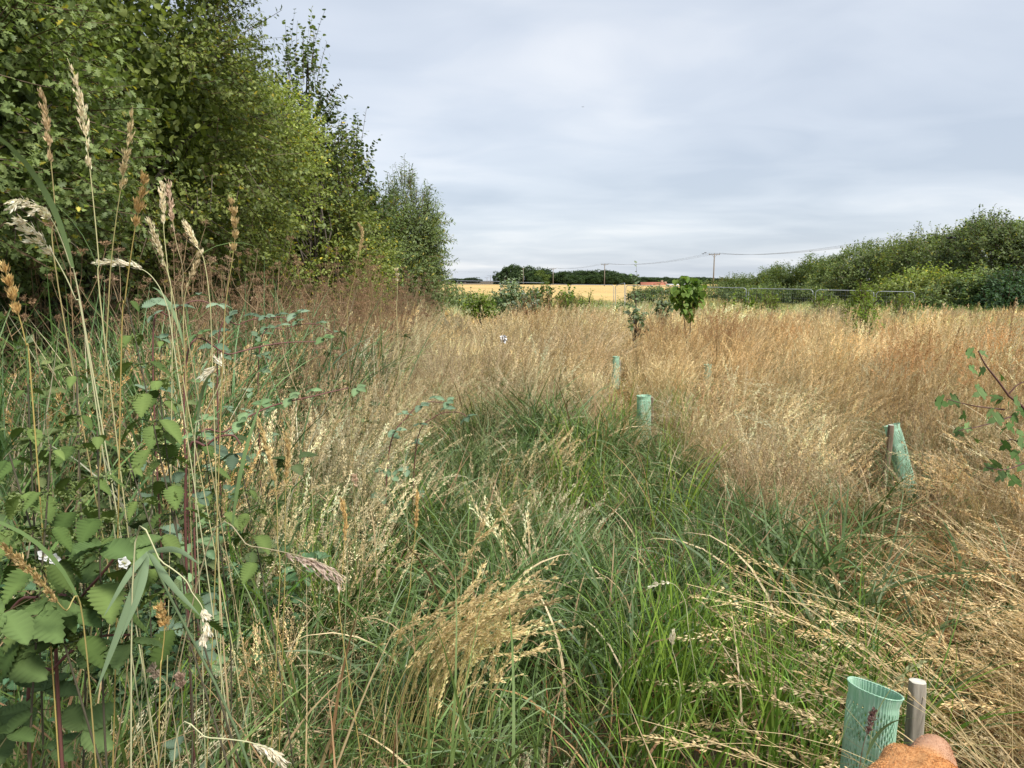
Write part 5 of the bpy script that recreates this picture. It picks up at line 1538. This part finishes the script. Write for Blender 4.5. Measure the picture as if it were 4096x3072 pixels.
def tree_guard(label, top, a, b_, H, yaw, tilt_to, holes=True, seed=0):
    """oval vented tube; top: world centre of rim; tilt_to: horizontal offset of the foot from below the rim"""
    foot = np.array([top[0] + tilt_to[0], top[1] + tilt_to[1], top[2] - H * .99])
    root = empty('tree_guard', tuple(foot), label, 'tree guard', 'green plastic tree guards in the meadow')
    axis = norm(top - foot); ex = norm(np.array([math.cos(yaw), math.sin(yaw), 0]) - axis * (math.cos(yaw) * axis[0] + math.sin(yaw) * axis[1])); ey = np.cross(axis, ex)
    n = 168; rows = 110; th = np.arange(n) / n * 2 * math.pi
    zs = np.linspace(0, H, rows + 1)
    sq = 1.0 + .0 * th
    V = []
    rg = np.random.default_rng(seed)
    for z in zs:
        fl = 1 + .05 * math.exp(-((H - z) / .010) ** 2) - .03 * math.exp(-((H - z - .028) / .008) ** 2)
        rib = .0006 * np.cos(th * n / 2 * 1.0) * 0 + .0016 * (np.arange(n) % 3 == 0)
        wob = .0025 * np.sin(2 * th + z * 9) + .0015 * np.sin(3 * th + z * 21)
        ra = a * fl + rib + wob; rb_ = b_ * fl + rib + wob
        V.append(axis * z + np.outer(np.sign(np.cos(th)) * np.abs(np.cos(th)) ** .82 * ra, ex) + np.outer(np.sign(np.sin(th)) * np.abs(np.sin(th)) ** .82 * rb_, ey))
    V = np.concatenate(V); Q = []
    for r in range(rows):
        dz = (H - zs[r])
        band = (dz > .045) and ((dz - .045) % .115 < .092) and dz < H - .12
        for c in range(n):
            if holes and band and c % 3 == 1 and (r + (2 if (c // 3) % 2 else 0)) % 4 in (0, 1):
                continue
            c2 = (c + 1) % n
            Q.append((r * n + c, r * n + c2, (r + 1) * n + c2, (r + 1) * n + c))
    mb = MB(); mb.add(V, (1, 1, 1), Q)
    o = mb.build('tube', M_GUARD, root)
    sd = o.modifiers.new('wall', 'SOLIDIFY'); sd.thickness = .0011
    mb = MB(); rim = V[rows * n:]
    tube(mb, np.concatenate([rim, rim[:2]]), .0019, 6); mb.build('rim', M_GUARD, root, smooth=True)
    return root


def stake(label, foot, top, r, mat, flat=.8, round_=True):
    root = empty('wooden_stake', tuple(foot), label, 'stake', 'wooden stakes beside the tree guards')
    mb = MB(); d = np.array(top) - foot; nseg = 16
    th = np.arange(nseg) / nseg * 6.283
    ax = norm(d); ex = norm(np.cross(ax, [0.2, 1, .1])); ey = np.cross(ax, ex)
    V = []
    rg = np.random.default_rng(3)
    wob = rg.normal(0, .02, nseg)
    k = 24
    for i in range(k + 1):
        t = i / k
        if round_:
            rr_ = r * (1.05 - .1 * t) * (1 + wob * 1.6 + .012 * rg.normal(size=nseg)) / (np.abs(np.cos(th)) ** 3.2 + np.abs(np.sin(th)) ** 3.2) ** (1 / 3.2)
        else:
            rr_ = r / np.maximum(np.abs(np.cos(th)), np.abs(np.sin(th))) ** .85
        rr_ = rr_ * (.93 if i == k else 1)
        V.append(d * t + ex * .004 * math.sin(t * 7) + np.outer(np.cos(th) * rr_, ex) + np.outer(np.sin(th) * rr_ * flat, ey))
    V = np.concatenate(V)
    i = np.arange(k)[:, None] * nseg; j = np.arange(nseg)[None]; j2 = (j + 1) % nseg
    mb.add(V, (1, 1, 1), np.stack([i + j, i + j2, i + nseg + j2, i + nseg + j], -1).reshape(-1, 4))
    mb.build('post', mat, root)
    mb = MB(); top_ring = V[k * nseg:]; ctr = d + ax * .0015
    mb.add(np.vstack([top_ring, ctr]), (1, 1, 1), None, [(q, (q + 1) % nseg, nseg) for q in range(nseg)])
    mb.build('cut_end', M_CUT, root)
    return root


c1 = (at(1830, 1484, 1.62) + at(1949, 1502, 1.62)) / 2
c1 = at(1889, 1493, 1.60); e1 = at(1829, 1478, 1.64); e2 = at(1950, 1502, 1.55)
aw = np.linalg.norm((e2 - e1)[:2]) / 2
yaw = math.atan2((e2 - e1)[1], (e2 - e1)[0])
tree_guard('near pale green tree guard with a flattened oval mouth, beside the dog', np.array([c1[0], c1[1], c1[2]]), aw * .95, .022, max(.58, c1[2] - float(gz(c1[0], c1[1]))), yaw, (-.015, .01), seed=1)
s1 = at(1985, 1472, 1.66); g1 = float(gz(s1[0], 1.66))
stake('round grey stake with a pale cut top, beside the near tree guard', np.array([s1[0] - .02, 1.66, g1 - .05]), s1, .0205, M_STAKE, .8)
c2 = at(1925, 912, 5.05); f2 = at(1975, 1078, 4.95)
tree_guard('green tree guard leaning away from its stake, right of the path', c2, .056, .036, .60, .2, (f2[0] - c2[0], f2[1] - c2[1]), seed=2)
s2 = at(1926, 918, 4.93); f = at(1912, 1050, 4.93); stake('square brown stake in front of the leaning tree guard', np.array([f[0] - .01, 4.95, float(gz(f[0], 4.95)) - .05]), s2, .017, M_STAKEB, 1, False)
c3 = at(1391, 856, 6.6)
tree_guard('short pale green tree guard sunk in the straw at the end of the green path', c3, .062, .055, .55, .1, (.01, 0), seed=3)
s3 = at(1409, 858, 6.68); stake('thin stake behind the short green tree guard', np.array([s3[0], 6.68, float(gz(s3[0], 6.68)) - .05]), s3, .013, M_STAKEB, 1, False)
c4 = at(1331, 771, 9.6)
tree_guard('narrow dark green tree guard standing upright in the middle of the straw', c4, .045, .04, .58, .1, (-.012, 0), seed=4)
s4 = at(1339, 778, 9.66); stake('weathered stake behind the narrow upright tree guard', np.array([s4[0], 9.66, float(gz(s4[0], 9.66)) - .05]), s4, .014, M_STAKE, 1, False)
c5 = at(1529, 788, 9.8); tree_guard('barely visible green tree guard deep in the straw below the lime sapling', c5, .05, .04, .6, .1, (0, 0), seed=5)
c6 = at(1842, 745, 10.2); tree_guard('slim grey-green tree guard in the straw at the right', c6, .03, .03, .6, .1, (0, 0), seed=6)

# white scrap caught in the grass
m, t, b, out = bsdf_mat('white_scrap'); b.inputs['Base Color'].default_value = (.78, .80, .86, 1); b.inputs['Roughness'].default_value = .5
mb = MB(); rg = np.random.default_rng(9); n = 9
X, Y_ = np.meshgrid(np.linspace(-.05, .05, n), np.linspace(-.07, .07, n))
Vv = np.stack([X + rg.normal(0, .012, X.shape), rg.normal(0, .018, X.shape), Y_ * (1 - .5 * (np.abs(X) > .03)) + rg.normal(0, .012, X.shape)], -1).reshape(-1, 3)
i = np.arange(n - 1)[:, None] * n + np.arange(n - 1)[None]
mb.add(Vv, (1, 1, 1), np.stack([i, i + 1, i + n + 1, i + n], -1).reshape(-1, 4))
o = mb.build('plastic_scrap', m, smooth=True); o.scale = (.7, .7, .7); o.location = tuple(at(1088, 728, 9.0) + [0, 0, -.02]); tag(o, 'crumpled white plastic scrap caught in the tall grass left of centre', 'litter')


# ================================================================== birds
M_BIRD = noise_mat('dark_plumage', (.015, .015, .018), (.05, .05, .055), 20, .6)


def bird(label, p, s, yaw, flap):
    root = empty('bird', tuple(p), label, 'bird', None); root.rotation_euler = (0, 0, yaw)
    mb = MB()
    tube(mb, [(-.5 * s, 0, 0), (-.36 * s, 0, 0), (-.2 * s, 0, 0), (0, 0, -.01 * s), (.2 * s, 0, 0), (.31 * s, 0, .03 * s), (.38 * s, 0, .03 * s), (.46 * s, 0, .02 * s)], np.array([.09, .05, .09, .12, .10, .065, .05, .006]) * s, 8, cap=True)
    mb.build('body', M_BIRD, root, smooth=True)
    for sg in (-1, 1):
        mb = MB(); k = 8; V = []
        for q in range(k + 1):
            t = q / k; y = sg * (.06 + .75 * t) * s; z = (flap * math.sin(t * 1.5) * .6 - .1 * t * t) * s; ch = (.28 * (1 - t ** 2.2) + .03) * s; x0 = .12 * s - .18 * s * t * t
            V += [(x0, y, z), (x0 - ch * .4, y, z + .02 * s), (x0 - ch, y, z - .005 * s)]
        i = np.arange(k) * 3
        mb.add(V, (1, 1, 1), np.concatenate([np.stack([i, i + 1, i + 4, i + 3], 1), np.stack([i + 1, i + 2, i + 5, i + 4], 1)]))
        w = mb.build('wing', M_BIRD, root); sd = w.modifiers.new('t', 'SOLIDIFY'); sd.thickness = .012 * s


bird('black bird flying in front of the right hedgerow', at(2053, 514, 34), .42, 2.7, .35)
bird('small bird in flight just left of the tallest power pole, the upper of two', at(1524, 546, 120), .5, .2, .3)
bird('small bird in flight left of the tallest power pole, the lower of two', at(1519, 548, 121), .5, .4, .1)
bird('tiny lone bird high in the grey sky', at(1259, 231, 150), .42, 1.0, .4)

# ================================================================== the dog
import bmesh
HC = ats(3650, 3215, 0.965)          # centre of the skull
fy = math.radians(90 - 40)           # heading
F = np.array([math.cos(fy), math.sin(fy), 0.0]); Rr = np.array([F[1], -F[0], 0.0]); Z_ = np.array([0, 0, 1.0])
_tp = math.radians(4); FH = F * math.cos(_tp) + Z_ * math.sin(_tp); ZH = -F * math.sin(_tp) + Z_ * math.cos(_tp)


def dl(f, r, u):
    return HC + FH * f + Rr * r + ZH * u


bm = bmesh.new()
ICO = bmesh.new(); bmesh.ops.create_icosphere(ICO, subdivisions=3, radius=1.0)
IV = np.array([v.co[:] for v in ICO.verts]); IT = np.array([[v.index for v in f.verts] for f in ICO.faces]); ICO.free()
dm = MB()


def blob(c, r):
    """ellipsoid with radii along forward, right, up"""
    r = np.broadcast_to(r, (3,))
    V = c + IV[:, :1] * FH * r[0] + IV[:, 1:2] * Rr * r[1] + IV[:, 2:3] * ZH * r[2]
    dm.add(V, (1, 1, 1), None, IT[:, ::-1])


def chain(pts, radii):
    pts = [np.asarray(p, float) for p in pts]
    for (a, ra), (b2, rb2) in zip(zip(pts, radii), zip(pts[1:], radii[1:])):
        d = np.linalg.norm(b2 - a); k = max(2, int(d / (min(ra, rb2) * .28)))
        for q in range(k + 1):
            t = q / k; blob(a + (b2 - a) * t, ra + (rb2 - ra) * t)


gd = float(gz(HC[0], HC[1]))
blob(dl(-.01, 0, 0), (.084, .072, .057)); blob(dl(-.03, 0, .010), (.06, .057, .050))
for s in (-1, 1):
    blob(dl(.045, s * .028, .026), (.034, .027, .024))      # brows
    blob(dl(.01, s * .045, -.02), (.05, .032, .04))         # cheeks
    blob(dl(.12, s * .016, -.024), (.055, .023, .026))       # flews
    chain([dl(-.035, s * .058, .030), dl(-.035, s * .080, .012), dl(-.022, s * .092, -.03), dl(-.008, s * .090, -.075)], [.017, .013, .013, .009])
    chain([dl(-.055, s * .060, .024), dl(-.05, s * .086, -.005), dl(-.035, s * .094, -.05)], [.014, .011, .010])
chain([dl(.05, 0, .006), dl(.10, 0, -.002), dl(.135, 0, -.004), dl(.158, 0, -.010)], [.040, .032, .029, .025])
chain([dl(.03, 0, -.045), dl(.14, 0, -.045)], [.028, .019])
# neck, trunk, tail
chain([dl(-.05, 0, -.01), dl(-.15, 0, -.09), dl(-.24, 0, -.17)], [.058, .070, .095])
H0 = HC[2] - gd
bk = lambda f, r, h: HC + F * f + Rr * r + Z_ * (h - H0)        # h = height above the ground
chain([bk(-.24, 0, H0 - .2), bk(-.30, 0, .47), bk(-.42, 0, .46), bk(-.58, 0, .48), bk(-.72, 0, .50), bk(-.80, 0, .50)], [.11, .125, .130, .112, .105, .085])
chain([bk(-.22, 0, .44), bk(-.28, 0, .40)], [.09, .10])
chain([bk(-.86, 0, .54), bk(-.98, 0, .50), bk(-1.10, 0, .48), bk(-1.2, 0, .52)], [.028, .024, .018, .008])
for s in (-1, 1):
    chain([bk(-.27, s * .065, .42), bk(-.29, s * .075, .28), bk(-.27, s * .07, .13), bk(-.265, s * .07, .04)], [.055, .032, .022, .020])
    chain([bk(-.265, s * .07, .03), bk(-.225, s * .07, .022)], [.024, .022])
    chain([bk(-.76, s * .065, .46), bk(-.70, s * .08, .31), bk(-.82, s * .075, .17), bk(-.80, s * .07, .04)], [.085, .050, .024, .020])
    chain([bk(-.80, s * .07, .03), bk(-.755, s * .07, .022)], [.024, .022])
tmp = dm.build('dog_tmp', M_BARK)
r_ = tmp.modifiers.new('r', 'REMESH'); r_.mode = 'VOXEL'; r_.voxel_size = .006
s_ = tmp.modifiers.new('s', 'SMOOTH'); s_.iterations = 9; s_.factor = .6
bpy.context.view_layer.update()
dg = bpy.context.evaluated_depsgraph_get()
me = bpy.data.meshes.new_from_object(tmp.evaluated_get(dg))
bpy.data.objects.remove(tmp)
nV = len(me.vertices); co = np.empty(nV * 3, np.float32); me.vertices.foreach_get('co', co); co = co.reshape(-1, 3)
nrm = np.empty(nV * 3, np.float32); me.vertices.foreach_get('normal', nrm); nrm = nrm.reshape(-1, 3)
loc = co - HC; lf = loc @ FH; lr = loc @ Rr; lu = loc[:, 2]
RED = np.array([.58, .28, .10]); LIGHT = np.array([.68, .38, .17]); MUZ = np.array([.50, .29, .18])
col = RED + (LIGHT - RED) * (ss(.25, .8, cn3(co, 14, 5)))[:, None]
col *= (0.9 + .2 * cn3(co, 60, 6))[:, None]
mz = ss(.075, .125, lf)[:, None]
col = col * (1 - mz) + (MUZ * (.9 + .25 * cn3(co, 45, 8))[:, None]) * mz
fur = np.exp(-(lr / .006) ** 2) * ss(-.02, .02, lf) * (1 - ss(.06, .08, lf)) * .25
col *= (1 - fur)[:, None]
for a_ in list(me.attributes):
    if a_.name == 'col': me.attributes.remove(a_)
ca_ = me.attributes.new('col', 'FLOAT_COLOR', 'POINT'); cc = np.ones((nV, 4), np.float32); cc[:, :3] = col; ca_.data.foreach_set('color', cc.ravel())
origin = np.array([HC[0] - F[0] * .5, HC[1] - F[1] * .5, gd])
co2 = (co - origin).astype(np.float32); me.vertices.foreach_set('co', co2.ravel())
me.polygons.foreach_set('use_smooth', np.ones(len(me.polygons), bool)); me.materials.clear()
M_FUR = leaf_mat('short_red_coat', .55, .25, .05)
me.materials.append(M_FUR); me.update()
root = bpy.data.objects.new('dog', me); COL.objects.link(root); root.location = tuple(origin)
tag(root, 'red-coated dog looking away, only its head and muzzle showing at the bottom edge', 'dog')
# short coat
rng = np.random.default_rng(4)
hd = np.where(lf > -.22)[0]; n = 85000
pick = rng.choice(hd, n); flow = norm(-F * .9 + np.array([0, 0, -.12]) + 0 * nrm[pick])
tang = norm(flow - nrm[pick] * np.sum(flow * nrm[pick], 1, keepdims=True) + rng.normal(size=(n, 3)) * .09)
dirf = norm(tang + nrm[pick] * U(rng, n, .12, .28)[:, None])
jit = rng.normal(size=(n, 3)) * .0022; jit -= nrm[pick] * np.sum(jit * nrm[pick], 1, keepdims=True)
ln_ = U(rng, n, .0045, .0085) * (1 - .55 * ss(.06, .11, lf[pick]))
keep = lf[pick] < .17
mb = MB(); kites(mb, rng, (co2[pick] + jit)[keep], dirf[keep], ln_[keep], np.full(keep.sum(), .0006), (col[pick] * U(rng, n, .92, 1.22)[:, None])[keep])
mb.build('coat', M_FUR, root)
M_NOSE = noise_mat('brown_nose', (.10, .05, .04), (.17, .09, .075), 90, .4, bump=.3, spec=.5)
nz = dl(.180, 0, -.014) - origin
mb = MB(); mb.add(nz + IV[:, :1] * F * .012 + IV[:, 1:2] * Rr * .018 + IV[:, 2:3] * Z_ * .014, (1, 1, 1), None, IT[:, ::-1]); mb.build('nose', M_NOSE, root, smooth=True)
M_EYE = noise_mat('amber_eye', (.04, .02, .01), (.10, .05, .02), 40, .1, spec=.6)
for s in (-1, 1):
    mb = MB(); ez = dl(.062, s * .036, .004) - origin; mb.add(ez + IV * .0105, (1, 1, 1), None, IT); mb.build('eye', M_EYE, root, smooth=True)
